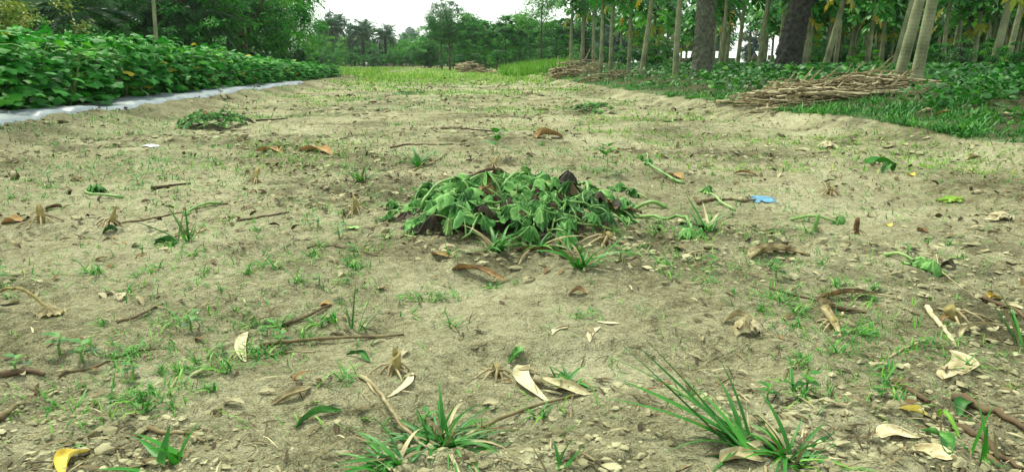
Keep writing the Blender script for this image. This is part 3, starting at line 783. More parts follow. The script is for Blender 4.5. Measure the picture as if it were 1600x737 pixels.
# dark crowned tree with a slim pale trunk
bt = make_tree('crowned_tree', 351, 5.4, [(0, 0, 4.1, 1.6, 1.5, 1.0), (-.9, 0, 3.3, 1.2, 1.2, .9), (.9, .2, 3.4, 1.1, 1.2, .9), (.2, 0, 2.8, 1.2, 1.1, .7), (.1, 0, 4.9, .8, .8, .5)], 6500, .17, 'tree_dark', r0=.10, trunk_h=2.6, tmean=.55)
spot(bt, 703, 58, 'tree with dense dark round crown on a slim pale trunk', 0, .93, True)
ft = make_tree('crowned_tree', 352, 6.2, [(0, 0, 5.4, .8, .8, .8), (-.2, 0, 4.4, 1.2, 1.1, .9), (.5, 0, 3.6, 1.3, 1.2, .9), (-.5, .2, 2.9, 1.3, 1.2, .8), (.2, 0, 6.2, .45, .45, .6)], 3300, .17, 'tree_lite', r0=.07, trunk_h=3.2, spread=.25, tmean=.45)
spot(ft, 846, 52, 'tall airy light green tree with gaps, left of the papayas', 0, 1.0, True)
ft2 = dup(bt, atY(690, 66), 1.5, (.75, .75, 1.13), 'taller thin topped tree just behind the big crowned tree')
yt = make_tree('young_tree', 353, 3.4, [(0, 0, 2.7, .55, .55, .6), (.2, 0, 1.9, .6, .6, .5), (-.2, 0, 1.3, .6, .6, .45), (0, 0, 3.1, .3, .3, .35)], 2600, .14, 'tree_mid', r0=.05, trunk_h=2.2)
spot(yt, 758, 54, 'slim young tree in the row at the far end of the field', 0, 1.0, True, 'slim young trees in a row at the far end')
for px, Y, s in ((738, 56, 1.0), (777, 55, .98), (790, 52, 1.05), (812, 53, .95), (725, 60, .95), (828, 56, .9), (870, 55, .95), (884, 50, .9)):
    dup(yt, atY(px, Y), rnd.random() * 6, (s * 1.15, s * 1.15, s))
SB = 'low bush in the hedge along the far edge of the field'
for i in range(26):
    px = 505 + i * 15.5 + rnd.uniform(-4, 4); Y = rnd.uniform(76, 84) if px < 700 else rnd.uniform(58, 66)
    put(BUSH[rnd.choice((0, 0, 1, 2))], px, Y, SB, 'bushes along the far edge', rnd.uniform(.75, 1.15), 'bush')

# ------------------------------------------------------------------ papaya grove
PL = [tpl_papaya(k) for k in range(3)]
def make_papaya(seed, h, nleaf=22, yellow=2):
    r_ = np.random.default_rng(seed); root = empty('papaya_tree'); tb = MB()
    bend = r_.normal(0, .05, 2)
    pts = [(bend[0] * math.sin(t * 3), bend[1] * math.sin(t * 2.5), -.08 + t * (h + .08)) for t in np.linspace(0, 1, 30)]
    rr = np.linspace(.074, .042, 30); rr[:3] *= [1.35, 1.18, 1.06]
    tube(tb, pts, rr * (1 + .018 * np.sin(np.arange(30) * 2.3)), 12, .5, True, .03, seed)
    tb.build('trunk', M['papaya_bark'], root)
    mb = MB(); top = np.array(pts[-1]); pb = MB()
    for i in range(nleaf + yellow):
        yel = i >= nleaf; az = i * 2.4 + r_.normal(0, .2)
        el = 1.35 - 1.55 * (i / nleaf) + r_.normal(0, .1) if not yel else r_.uniform(-1.1, -.5)
        b = top - np.array([0, 0, .02 + .5 * i / nleaf]); L = r_.uniform(.45, .68) * (1 if not yel else .8)
        d = np.array([math.cos(az) * math.cos(el), math.sin(az) * math.cos(el), math.sin(el)])
        e = b + d * L; m_ = b + d * L * .55 + np.array([0, 0, .05])
        tube(pb, [b, m_, e], [.012, .009, .006], 4, .6, False)
        o = np.array([math.cos(az), math.sin(az), 0]); ld = o * .8 + np.array([0, 0, -.45 if not yel else -1.2]) + r_.normal(0, .15, 3)
        nn = np.array([0, 0, 1.0]) + o * (.5 if not yel else 1.2) + r_.normal(0, .15, 3)
        s = r_.uniform(.34, .50) * (1 if not yel else .62)
        mb.inst(PL[r_.integers(0, 3)], frames(ld[None], nn[None]) * s, e[None], np.array([r_.uniform(.15, .72) if not yel else r_.uniform(.88, 1.0)]))
    mb.build('crown', M['papaya'], root, smooth=False)
    pb.build('leaf_stalks', M['stem'], root)
    if r_.random() < .6:
        fb = MB()
        for k in range(7):
            az = k * 2.1; c = top + np.array([math.cos(az) * .09, math.sin(az) * .09, -.28 - .09 * (k // 3)])
            q = lump_tpl(50)[0] * 0; V, Fc = lump_tpl(60); V = V / np.linalg.norm(V, axis=1, keepdims=True) * np.array([.055, .055, .085])
            fb.add(V + c, Fc, .1)
        fb.build('fruit', M['cover'], root)
    tag(root, 'slender papaya tree', 'papaya tree')
    return root
PAP = [make_papaya(500 + k, hh, nl, yl) for k, (hh, nl, yl) in enumerate(((2.15, 30, 2), (2.5, 30, 1), (1.85, 28, 2), (2.8, 30, 0), (2.3, 30, 1)))]
_pap_used = set()
def papaya(px, w, top=None, label=None, group=None, k=None, dist=None):
    Y = dist or min(40, .140 * F_PX / w); p = atY(px, Y); k = rnd.randrange(5) if k is None else k
    lean = 0.0
    if top is not None:
        py0 = YH + (CAM_H - p.z) * F_PX / Y; dy = py0 - top[1]
        lean = math.atan(((top[0] - px) - (px - 800) * dy / (5233 - py0)) / dy)
    th = w * Y / F_PX / .140; s = 1.0
    kw = (max(.85, min(1.5, th)),) * 2 + (rnd.uniform(.92, 1.1) * (1.28 if label else 1.0),)
    if k not in _pap_used:
        _pap_used.add(k); o = PAP[k]; o.location = p; o.rotation_euler = (0, lean, 0); o.scale = kw
    else: o = dup(PAP[k], p, 0, kw, None, None, (0, lean))
    o['label'] = label or 'slender papaya tree with thin trunk deeper in the grove behind the front trunks'
    if group or not label: o['group'] = group or 'papaya trees deeper in the grove'
    elif 'group' in o: del o['group']
    return o
for a in ((893, 5.4, (897, 0), 'papaya tree at the left end of the grove, beside the far stalk pile'),
          (912, 5.2, (914, 0), 'second papaya from the left, behind the brown stalk pile'),
          (928, 5.6, (932, 0), 'papaya tree rising from the brown stalk pile, third from left'),
          (955, 6.6, (962, 0), 'papaya tree just right of the brown stalk pile, standing straight'),
          (983, 5.2, (990, 0), 'thin papaya between two front papayas, set further back'),
          (1003, 8.4, (1020, 0), 'papaya tree leaning right, the left one of a close pair'),
          (1018, 6.2, (1026, 0), 'thinner papaya of the close pair, right one'),
          (1057, 9.6, (1068, 0), 'pale papaya trunk just left of the thick grey palm'),
          (1126, 7.0, (1131, 0), 'papaya trunk close right of the thick grey palm'),
          (1134, 6.2, (1142, 0), 'thin papaya, second to the right of the grey palm'),
          (1152, 6.6, (1165, 0), 'dark papaya trunk midway between the two thick palms'),
          (1187, 8.2, (1206, 0), 'papaya leaning right, just left of the black palm'),
          (1238, 11.5, (1251, 0), 'bright olive papaya trunk in front of the black palm'),
          (1287, 9.2, (1316, 0), 'papaya leaning right behind the middle of the stalk heap'),
          (1397, 12.0, (1426, 0), 'papaya trunk leaning right, just behind the big pair at right'),
          (1406, 16.0, (1441, 0), 'big papaya trunk leaning right at the end of the stalk heap'),
          (1433, 16.5, (1456, 0), 'big upright papaya trunk at right end of the stalk heap'),
          (1551, 12.0, (1581, 0), 'grey green papaya trunk near the right edge of the photo'),
          (1574, 9.0, (1606, 0), 'olive papaya trunk at the far right edge')):
    papaya(a[0], a[1], a[2], a[3])
papaya(246, 5.0, (238, 0), 'lone papaya tree with pale bare trunk at the edge of the left wood', None, 3, 20.5)
for px, w in ((1042, 4.5), (1075, 4.2), (1170, 4.6), (1215, 4.3), (1268, 5.0), (1312, 6.0), (1322, 6.2), (1336, 5.8), (1350, 5.2), (1368, 6.0), (1380, 5.6), (1447, 7.5), (1462, 5.0), (1484, 6.0), (1507, 7.0),
              (1526, 5.6), (1540, 6.4), (1590, 7.2), (1612, 9.0), (1645, 8.0), (1420, 5.2), (1300, 4.6), (1255, 4.2), (1495, 4.6), (1565, 5.0), (1090, 4.8), (1192, 5.2), (970, 4.4), (1000, 4.2), (1030, 5.2), (940, 4.3), (905, 4.2)):
    papaya(px + rnd.uniform(-3, 3), w, (px + rnd.uniform(4, 22), 0))
for i in range(60):
    papaya(rnd.uniform(900, 1640), 4, None, None, None, None, rnd.uniform(20, 52))
for i in range(26):  # added for shade: their crowns block sky over the grove
    papaya(rnd.uniform(1240, 1700), 4, None, None, None, None, rnd.uniform(17, 44))
# dense dark growth closing the grove
GW = 'dark tree in the dense wood behind the papaya grove'
for px, Y, k, s in ((1290, 50, 0, 1.0), (1345, 46, 0, 1.0), (1320, 40, 0, .9), (1430, 37, 0, .9), (1550, 36, 0, .9), (1405, 44, 0, 1.0), (1460, 42, 0, .95), (1520, 44, 0, 1.0), (1580, 42, 0, 1.0), (1640, 40, 0, 1.0), (1375, 58, 0, 1.3), (1490, 56, 0, 1.3), (1600, 54, 0, 1.3), (1270, 70, 2, 1.3), (1010, 70, 2, .9)):
    put(BROAD[k], px, Y, GW, 'trees of the wood behind the papaya grove', s)
GB = 'leafy bush on the floor of the papaya grove'  # deeper bushes get the dark leaf colour in place of grove shade
for px, Y, k, s in ((1020, 24, 0, .62), (1045, 28, 2, .6), (1085, 25, 0, .27), (1130, 26, 2, .27), (1150, 30, 0, .27), (1175, 24, 2, .27), (1205, 28, 0, .27), (1265, 24, 0, .6), (1300, 27, 1, .6), (1330, 30, 0, .7), (1350, 22, 2, .5),
                    (1380, 28, 1, .7), (1425, 24, 0, .6), (1470, 18, 0, .45), (1500, 15, 1, .42), (1530, 22, 0, .6), (1560, 17, 2, .42), (1590, 13, 0, .40), (1625, 14, 1, .45), (1545, 28, 1, .7), (1450, 30, 1, .8), (1400, 36, 1, .9), (1490, 36, 1, .9), (1580, 34, 1, .9),
                    (975, 32, 0, .55), (940, 34, 0, .6), (1000, 40, 1, .8), (1060, 42, 1, .27), (1110, 44, 0, .27), (1230, 40, 1, .8), (1180, 46, 0, .27)):
    put(BUSH[k], px, Y, GB, 'bushes on the grove floor', s, 'bush')

# sheds with tin roofs far behind the grove
def shed(name, px0, px1, Y, y_top, y_eave, label):
    a, b = atY(px0, Y), atY(px1, Y); L = b.x - a.x; zt = CAM_H + (YH - y_top) * Y / F_PX; ze = CAM_H + (YH - y_eave) * Y / F_PX
    root = empty(name, ((a.x + b.x) / 2, Y, a.z)); z0 = a.z; D = 1.7
    wb = MB(); hx = L / 2 - .25
    V = [(x, y, z) for z in (-.1, ze - z0 + .02) for x, y in ((-hx, .1), (hx, .1), (hx, 2 * D - .1), (-hx, 2 * D - .1))]
    V += [(-hx, D, zt - z0 - .06), (hx, D, zt - z0 - .06)]
    wb.add(V, [(0, 1, 5, 4), (1, 2, 6, 5), (2, 3, 7, 6), (3, 0, 4, 7), (4, 7, 8), (5, 9, 6)]); wb.build('wall', M['wall'], root, False)
    rb = MB(); n = int(L / .12)
    xs = np.linspace(-L / 2, L / 2, n); cor = .012 * (np.arange(n) % 2)
    for s, y0, y1 in ((1, -.25, D), (-1, 2 * D + .25, D)):
        V = []
        for t in (0, 1):
            V += [(xs[i], y0 if t == 0 else y1, (ze - z0 - .08 if t == 0 else zt - z0) + cor[i]) for i in range(n)]
            V += [(xs[i], y0 if t == 0 else y1, (ze - z0 - .08 if t == 0 else zt - z0) + cor[i] - .03) for i in range(n)]
        A = lambda q, i: q * n + i
        Fc = []
        for i in range(n - 1):
            Fc += [(A(0, i), A(0, i + 1), A(2, i + 1), A(2, i)), (A(1, i), A(1, i + 1), A(3, i + 1), A(3, i)), (A(0, i), A(0, i + 1), A(1, i + 1), A(1, i))]
        rb.add(V, Fc)
    rb.build('roof', M['tin'], root, False)
    db = MB(); V = [(x, .07 + q, z) for q in (0, .04) for x, z in ((-.35, 0), (.35, 0), (.35, .95), (-.35, .95))]
    db.add(V, [(0, 1, 2, 3), (4, 5, 6, 7), (0, 1, 5, 4), (1, 2, 6, 5), (2, 3, 7, 6), (3, 0, 4, 7)]); db.build('door', M['darkstick'], root, False)
    tag(root, label, 'shed')
shed('tin_shed', 1062, 1152, 88, 81, 90, 'low shed with pale tin roof seen behind the grey palm trunk')
shed('tin_shed', 1187, 1222, 80, 81, 95, 'shed with white tin roof just left of the black palm')

# ------------------------------------------------------------------ dry stalk heaps
def make_stalk(seed, L, r0, leafy):
    r_ = np.random.default_rng(seed); root = empty('dry_stalk'); mb = MB(); n = 15
    t = np.linspace(0, 1, n); bx, bz = r_.normal(0, .06, 2)
    pts = np.stack([(t - .5) * L, bx * np.sin(t * 3.1) + r_.normal(0, .006, n), bz * np.sin(t * 3.1) + r_.normal(0, .006, n)], 1)
    tube(mb, pts, r0 * np.linspace(1.1, .6, n) * (1 + .22 * (np.arange(n) % 3 == 0)), 6, (.25, .85, .5, .65, .1, .5)[seed % 6], True, .2, seed)
    mb.build('cane', M['stalk'], root)
    if leafy:
        for k in range(2):
            lb = MB(); i = r_.integers(2, 11); p = pts[i]; a = r_.uniform(-1, 1); V = []
            LL = r_.uniform(.2, .42)
            for j in range(6):
                q = j / 5; c = p + np.array([LL * q * math.cos(a), LL * q * math.sin(a), r0 + .03 * math.sin(q * 5) - .05 * q])
                w = .018 * (1 - q ** 2) + .002; V += [c + [w * math.sin(a) * -1, w * math.cos(a), 0], c + [w * math.sin(a), -w * math.cos(a), .008]]
            lb.add(V, [(2 * j, 2 * j + 1, 2 * j + 3, 2 * j + 2) for j in range(5)], r_.random())
            lb.build('leaf', M['dry'], root)
    return root
STALK = [make_stalk(600 + k, L, r, k % 2) for k, (L, r) in enumerate(((1.5, .011), (1.2, .015), (1.0, .009), (1.7, .012), (.8, .013), (1.35, .008)))]
_st = set()
def stalk_heap(c, n, wx, wy, hh, label, group, yaw0, yspread, r_, tall=1.0, thick=1.0):
    for i in range(n):
        k = r_.randrange(6); u = r_.uniform(-1, 1); v = r_.uniform(-1, 1)
        x = c.x + u * wx * .5; y = c.y + v * wy * .5
        top = hh * max(0, 1 - (u * u * .55 + v * v * .75)); z = float(H(x, y)) + .02 + top * (r_.random() ** .6)
        yaw = yaw0 + r_.gauss(0, yspread); tl = (r_.uniform(0, 6.28), r_.gauss(0, .05) + (u * top * .25))
        sc = tall * r_.uniform(.75, 1.05); sc = (sc, sc * thick, sc * thick)
        if k not in _st:
            _st.add(k); o = STALK[k]; o.location = (x, y, z); o.rotation_euler = (tl[0], tl[1], yaw); o.scale = sc
            tag(o, label, 'stalk', group)
        else: dup(STALK[k], (x, y, z), yaw, sc, label, group, tl)
hr = random.Random(3)
stalk_heap(G(1300, 154), 168, 1.75, .95, .19, 'dry brown crop stalk in the large heap at the foot of the palms', 'stalks of the large heap at right', 0.03, .38, hr, .84)
stalk_heap(G(1180, 162), 22, .5, .5, .12, 'dry crop stalk sprawling at the left foot of the large heap', 'stalks sprawling left of the large heap', .3, .6, hr, .5)
stalk_heap(atY(903, 25.0), 72, 1.5, .9, .50, 'dry crop stalk in the brown pile under the leftmost papayas', 'stalks of the brown pile by the papayas', .1, .5, hr, .62, 2.6)
stalk_heap(atY(966, 20.5), 38, 1.9, .7, .22, 'dry crop stalk in the low pile trailing right of the brown pile', 'stalks of the low trailing pile', .15, .4, hr, .5, 2.6)
def far_stalks():
    mb = MB(); r_ = np.random.default_rng(6)
    for c, n, wx, wy, hh, sp, r0 in ((atY(733, 47), 60, 1.15, .7, .66, .12, .035), (atY(785, 40), 40, 2.4, .9, .20, .6, .025)):
        for i in range(n):
            u, v = r_.uniform(-1, 1, 2); x = c.x + u * wx * .5; y = c.y + v * wy * .5; z = float(H(x, y)) + .03 + hh * max(0, 1 - .35 * u * u - .75 * v * v) * r_.random() ** .6
            a = r_.normal(0, sp); L = r_.uniform(.5, 1.0) * .5; d = np.array([math.cos(a) * L, math.sin(a) * L, r_.normal(0, .06)]); p = np.array([x, y, z])
            tube(mb, [p - d, p + r_.normal(0, .02, 3), p + d], r0 * r_.uniform(.6, 1.1), 5, r_.random())
    o = mb.build('dry_stalks', M['stalk']); tag(o, 'dry stalks stacked and strewn along the far edge of the field', 'stalks', kind='stuff')
far_stalks()

# ------------------------------------------------------------------ wilted vines: the heap in the middle and the smaller ones
def dome(x, y, c, rx, ry, hh):
    q = ((x - c[0]) / rx) ** 2 + ((y - c[1]) / ry) ** 2
    return H(x, y) + hh * np.clip(1 - q, 0, 1) ** .75
WL = [tpl_lobed(40, 5, .30, .07, 20 + k, 5, .13) for k in range(6)]
def wilt_leaf(root, p, d, nrm, s, surf, r_, k, mat='wilt', org=None, collapse=.0):
    V, Fc, ve = WL[k]
    V = V.copy(); rr = np.hypot(V[:, 0], V[:, 1])
    V[:, 0] *= (1 - collapse * (.4 + .3 * rr)); V[:, 2] += -.55 * collapse * np.abs(V[:, 0]) * 1.6 + .10 * r_.normal() * np.sin(V[:, 1] * 4 + r_.random() * 6)
    ang = np.arctan2(V[:, 1], V[:, 0]); V[:, 2] += .13 * rr * np.sin(ang * 7 + r_.random() * 6) + .09 * rr * np.sin(ang * 11 + r_.random() * 6)
    V[:, 0] *= r_.uniform(.75, 1.1); V[:, 1] *= r_.uniform(.85, 1.25)
    f1, f2, f3 = r_.random(3) * 6; cr = r_.uniform(.03, .08)
    V[:, 2] += cr * (np.sin(V[:, 0] * 9 + f1) * np.sin(V[:, 1] * 8 + f2) + .7 * np.sin(V[:, 0] * 15 + V[:, 1] * 11 + f3)) * np.minimum(1, rr * 2)
    Mx = frames(d[None], nrm[None])[0]; W = (V * s) @ Mx.T + p
    W[:, 2] -= r_.uniform(.25, .95) * s * rr ** 1.6
    W[:, 2] = np.maximum(W[:, 2], surf(W[:, 0], W[:, 1]) - .004 + .016 * r_.random(len(W)))
    mb = MB(); mb.add(W - org, Fc, np.clip(r_.normal(.45, .2) + r_.normal(0, .05, len(W)), 0, 1), ve)
    return mb.build('leaf', M[mat], root)
def vine(c, ang, r_in, r_out, lift, surf, r_, nl, sz, label, group, curl=.5, thick=.0062, name='wilted_vine'):
    thick *= .8; n = 14; t = np.linspace(0, 1, n); rr = r_in + (r_out - r_in) * t
    a = ang + curl * (t - .3) + .08 * np.sin(t * 9 + r_.random() * 6)
    x = c[0] + np.cos(a) * rr; y = c[1] + np.sin(a) * rr * .85
    z = surf(x, y) - .012 + lift * np.sin(np.pi * np.clip(t, 0, 1)) ** 1.2 + .006 * np.sin(t * 11 + r_.random() * 6)
    pts = np.stack([x, y, z], 1); org = np.array([pts[0][0], pts[0][1], float(H(pts[0][0], pts[0][1]))])
    root = empty(name, org); st = MB(); tt = r_.uniform(.2, .9)
    tube(st, pts - org, thick * np.linspace(1.15, .7, n), 7, tt, True, .08, 1)
    for j in range(nl):
        i = int(np.clip((j + .6) / nl * (n - 1) + r_.normal(0, .8), 1, n - 1)); b = pts[i]
        az = r_.random() * 6.28; pl = sz * r_.uniform(.6, 1.4)
        e = b + np.array([math.cos(az) * pl, math.sin(az) * pl, 0]); e[2] = float(surf(e[0], e[1])) + r_.uniform(.012, .05)
        m_ = (b + e) / 2 + r_.normal(0, .012, 3); m_[2] = max(m_[2], float(surf(m_[0], m_[1])) + .012) + .008
        bq = np.linspace(0, 1, 7)[:, None]; pq = (1 - bq) ** 2 * b + 2 * bq * (1 - bq) * m_ + bq ** 2 * e
        tube(st, pq - org, thick * np.linspace(.75, .5, 7), 6, tt * .8)
        # hang the blade along the slope of the heap
        g0 = .02; gx = float(surf(e[0] + g0, e[1]) - surf(e[0] - g0, e[1])) / (2 * g0); gy = float(surf(e[0], e[1] + g0) - surf(e[0], e[1] - g0)) / (2 * g0)
        nrm = np.array([-gx, -gy - .15, 1.0]) + r_.normal(0, .3, 3)
        d = np.array([math.cos(az), math.sin(az), 0]) * .5 + np.array([-gx, -gy, 0]) * .6 + r_.normal(0, .25, 3) + np.array([0, -.25, -.15]); d[2] -= .2
        wilt_leaf(root, e, d, nrm, sz * r_.uniform(.75, 1.25), surf, r_, r_.integers(0, 6), r_.choice(['wilt', 'wilt_dark', 'brown', 'wilt_pale'], p=[.73, .12, .05, .10]), org, r_.random() ** .9 * .95)
    st.build('stem', M['stem'], root)
    tag(root, label, 'vine', group)
    return root
HC = G(812, 338)
HS = lambda x, y: dome(x, y, (HC.x, HC.y), .54, .42, .122)
vr = np.random.default_rng(77)
HV = []
for i in range(72):
    a = i * 2.399 + vr.normal(0, .2); ro = .18 + .34 * math.sqrt((i + 1) / 72) * vr.uniform(.8, 1.1); ri = vr.uniform(.0, .22)
    HV.append(vine((HC.x, HC.y), a, ri, ro, vr.uniform(0, .03), HS, vr, int(vr.integers(4, 8)), vr.uniform(.046, .074), 'wilted green vine with limp lobed leaves in the big heap mid-field', 'wilted vines of the big heap mid-field', vr.normal(0, .7)))
for i in range(10):
    a = i * 2.399 + .9; HT = lambda x, y: HS(x, y) + .03 * np.clip(1 - ((x - HC.x) / .6) ** 2 - ((y - HC.y) / .5) ** 2, 0, 1)
    HV.append(vine((HC.x + vr.normal(0, .08), HC.y + vr.normal(0, .06)), a, vr.uniform(.02, .12), vr.uniform(.28, .46), vr.uniform(.0, .02), HT, vr, 2, .062, 'wilted green vine with limp lobed leaves in the big heap mid-field', 'wilted vines of the big heap mid-field', vr.normal(0, .25), .0062))
flat = lambda x, y: H(x, y)
# vines that stick out and stray ones
def stray(p0, p1, nl, sz, label, bend=.0, thick=.006, seed=0):
    A, B = G(*p0), G(*p1); d = B - A; r_ = np.random.default_rng(seed); n = 12; t = np.linspace(0, 1, n)
    px_ = np.array([-d.y, d.x, 0.0])
    x = A.x + d.x * t + px_[0] * bend * np.sin(t * np.pi); y = A.y + d.y * t + px_[1] * bend * np.sin(t * np.pi)
    z = H(x, y) + thick * .8 + .02 * np.sin(t * np.pi); pts = np.stack([x, y, z], 1); org = np.array([A.x, A.y, A.z])
    root = empty('wilted_vine', org); st = MB(); tube(st, pts - org, thick * np.linspace(1.2, .8, n), 7, r_.uniform(.4, .9), True, .06, 2); st.build('stem', M['stem'], root)
    for j in range(nl):
        e = pts[-1] + np.array([r_.normal(0, sz * .5), r_.normal(0, sz * .5), .02]) * (j > 0) + np.array([0, 0, .012])
        dd = np.array([d.x, d.y, 0]) / d.length + r_.normal(0, .5, 3); dd[2] = -.2
        wilt_leaf(root, e, dd, np.array([0, -.2, 1.0]) + r_.normal(0, .35, 3), sz * r_.uniform(.8, 1.2), flat, r_, r_.integers(0, 6), 'wilt', org, r_.random() * .7)
    tag(root, label, 'vine'); return root
stray((1042, 325), (985, 331), 2, .05, 'wilted vine poking out to the right of the big heap, cut end showing', .0, .0085, 1)
stray((995, 340), (1082, 372), 3, .05, 'wilted vine arching right of the heap to a dark leaf clump', .12, .0065, 2)
stray((1068, 288), (1010, 258), 2, .045, 'wilted vine lying behind the heap with one crumpled leaf, on its right', .05, .0075, 3)
stray((1148, 330), (1105, 300), 2, .04, 'short wilted vine with pale leaf, between heap and blue plastic', .1, .005, 4)
stray((1380, 400), (1440, 418), 3, .055, 'wilted vine with two flat leaves lying in the right middle ground', .05, .005, 5)
stray((1235, 345), (1310, 349), 2, .03, 'green stem lying beside the short brown stake at right', .02, .006, 6)
stray((195, 310), (150, 298), 4, .05, 'fallen vine with bright leaves and an upright hooked stem at left', .3, .006, 7)
stray((345, 318), (290, 335), 1, .02, 'dark green hollow stem lying across the soil at left', .02, .006, 8)
for q, (a_, b_) in enumerate((((985, 300), (960, 296)), ((1012, 312), (990, 306)), ((640, 330), (618, 326)), ((1000, 352), (975, 346)), ((650, 300), (668, 296)))):
    stray(a_, b_, 3, .04, ('limp leaf cluster torn off at the right rim of the big heap', 'withered leaf cluster farther right of the big heap rim', 'small crumpled leaf cluster off the left end of the big heap', 'limp leaf cluster before the right front rim of the big heap', 'crumpled leaf cluster behind the left rim of the big heap')[q], .03, .004, 30 + q)
stray((1010, 240), (1010, 252), 2, .03, 'tiny dark green leaf clump behind the heap', .02, .004, 9)
# smaller heaps farther away are made of copies of the same vines
def vine_heap(px, py, n, s, label, group, r_, sz=1.0):
    c = G(px, py); th = r_.random() * 6.28; base = float(HS(HC.x + .6, HC.y))
    for src in r_.sample(HV, n):
        ox = (src.location.x - HC.x) * s; oy = (src.location.y - HC.y) * s; x = c.x + math.cos(th) * ox - math.sin(th) * oy; y = c.y + math.sin(th) * ox + math.cos(th) * oy
        dup(src, (x, y, float(H(x, y)) + (src.location.z - float(H(src.location.x, src.location.y))) * s), th, (s, s, s * sz), label, group)
h2 = random.Random(9)
vine_heap(332, 196, 34, .86, 'wilted green vine in the heap near the plastic film', 'wilted vines of the heap near the film', h2)
vine_heap(925, 172, 24, .72, 'wilted green vine in the small far heap right of centre', 'wilted vines of the small heap right of centre', h2, .8)
vine_heap(640, 148, 18, .80, 'wilted vine in the flat far heap before the young grass', 'wilted vines of the flat far heap', h2, .5)
vine_heap(690, 130, 8, .55, 'wilted vine in the tiny dark heap at the edge of the young grass', 'wilted vines of the tiny far heap', h2, 1.0)

# ------------------------------------------------------------------ single leaves, sticks, stumps and scraps lying on the soil
def far_clamp(A, B, p0, p1):
    if max(p0[1], p1[1]) < 440:
        m = .6 * abs(B.x - A.x) + .02
        B.y = A.y + max(-m, min(m, B.y - A.y)); B.z = float(H(B.x, B.y))
    return B
def strip(name, label, cat, p0, p1, W, mat, curl=.8, arch=.15, twist=.2, tint=.5, shape='leaf', group=None, seed=0, wave=.1, lift=0.0):
    A = G(*p0); B = far_clamp(A, G(*p1), p0, p1); d = B - A; L = d.length; r_ = np.random.default_rng(seed + int(p0[0] * 7 + p0[1]))
    n, m = 16, 7; t = np.linspace(0, 1, n); c = np.linspace(-1, 1, m)
    prof = {'leaf': np.sin(np.pi * np.clip(t * .93 + .05, 0, 1)) ** .75, 'long': np.minimum(1, 6 * t + .25) * (1 - t ** 3) ** .8 + .02, 'husk': .75 + .25 * np.sin(t * 5) - .35 * t ** 5,
            'round': np.sqrt(np.clip(1 - (2 * t - 1) ** 2, 0, 1))}[shape]
    ax = np.array([d.x, d.y, 0]) / (math.hypot(d.x, d.y) + 1e-9); sx = np.array([-ax[1], ax[0], 0])
    ed = r_.normal(0, .10, (n, m)); V = []; tv = []
    side = .10 * L * np.sin(t * np.pi * r_.uniform(.8, 1.6)) * r_.choice([-1, 1])
    for i in range(n):
        tw = twist * (t[i] - .5) * 2; w = W * .5 * prof[i]
        cu = curl * (1 + .4 * math.sin(t[i] * 5 + seed))
        for j in range(m):
            th = c[j] * cu; yy = math.sin(th) / max(cu, .05) * w; zz = (1 - math.cos(th)) / max(cu, .05) * w * 1.0 + wave * w * math.sin(t[i] * 9 + j * 1.3 + seed) * abs(c[j])
            zz += abs(c[j]) * -0.0 + ed[i, j] * w * .12
            y2 = yy * math.cos(tw) - zz * math.sin(tw); z2 = yy * math.sin(tw) + zz * math.cos(tw)
            p = np.array([A.x, A.y, 0]) + ax * (L * t[i]) + sx * (y2 + side[i])
            g_ = (1 - t[i]) * A.z + t[i] * B.z
            p[2] = max(g_ + z2 + arch * L * math.sin(t[i] * np.pi) + lift * t[i] * L, float(H(p[0], p[1])) + .0025)
            V.append(p); tv.append(np.clip(tint + .12 * r_.normal() * .5 + (.12 if abs(c[j]) < .05 else 0) + .10 * math.sin(j * 2.2), 0, 1))
    V = np.array(V); org = np.array([A.x, A.y, A.z]); mb = MB()
    mb.add(V - org, [(i * m + j, i * m + j + 1, (i + 1) * m + j + 1, (i + 1) * m + j) for i in range(n - 1) for j in range(m - 1)], np.array(tv))
    o = mb.build(name, M[mat], None, True, org); tag(o, label, cat, group); return o
def stick(label, p0, p1, r0, mat='straw', bend=.03, tint=.5, name='dry_stick', lift=.0, cat='stick', seed=0):
    A = G(*p0); B = G(*p1); d = B - A; r_ = np.random.default_rng(seed + int(p0[0] + 3 * p0[1])); n = 16; t = np.linspace(0, 1, n)
    px_ = np.array([-d.y, d.x]); b = bend * np.sin(t * np.pi * r_.uniform(.8, 2.2)) * r_.choice([-1, 1]) + r_.normal(0, .004, n)
    x = A.x + d.x * t + px_[0] * b; y = A.y + d.y * t + px_[1] * b
    z0 = A.z + (B.z - A.z) * t; z = np.maximum(H(x, y), z0) + r0 * .7 + lift * t * d.length
    mb = MB(); org = np.array([A.x, A.y, A.z])
    tube(mb, np.stack([x, y, z], 1) - org, r0 * np.linspace(1.15, .55, n) * (1 + .2 * (np.arange(n) % 5 == 2)), 6, tint, True, .25, seed)
    o = mb.build(name, M[mat], None, True, org); tag(o, label, cat); return o

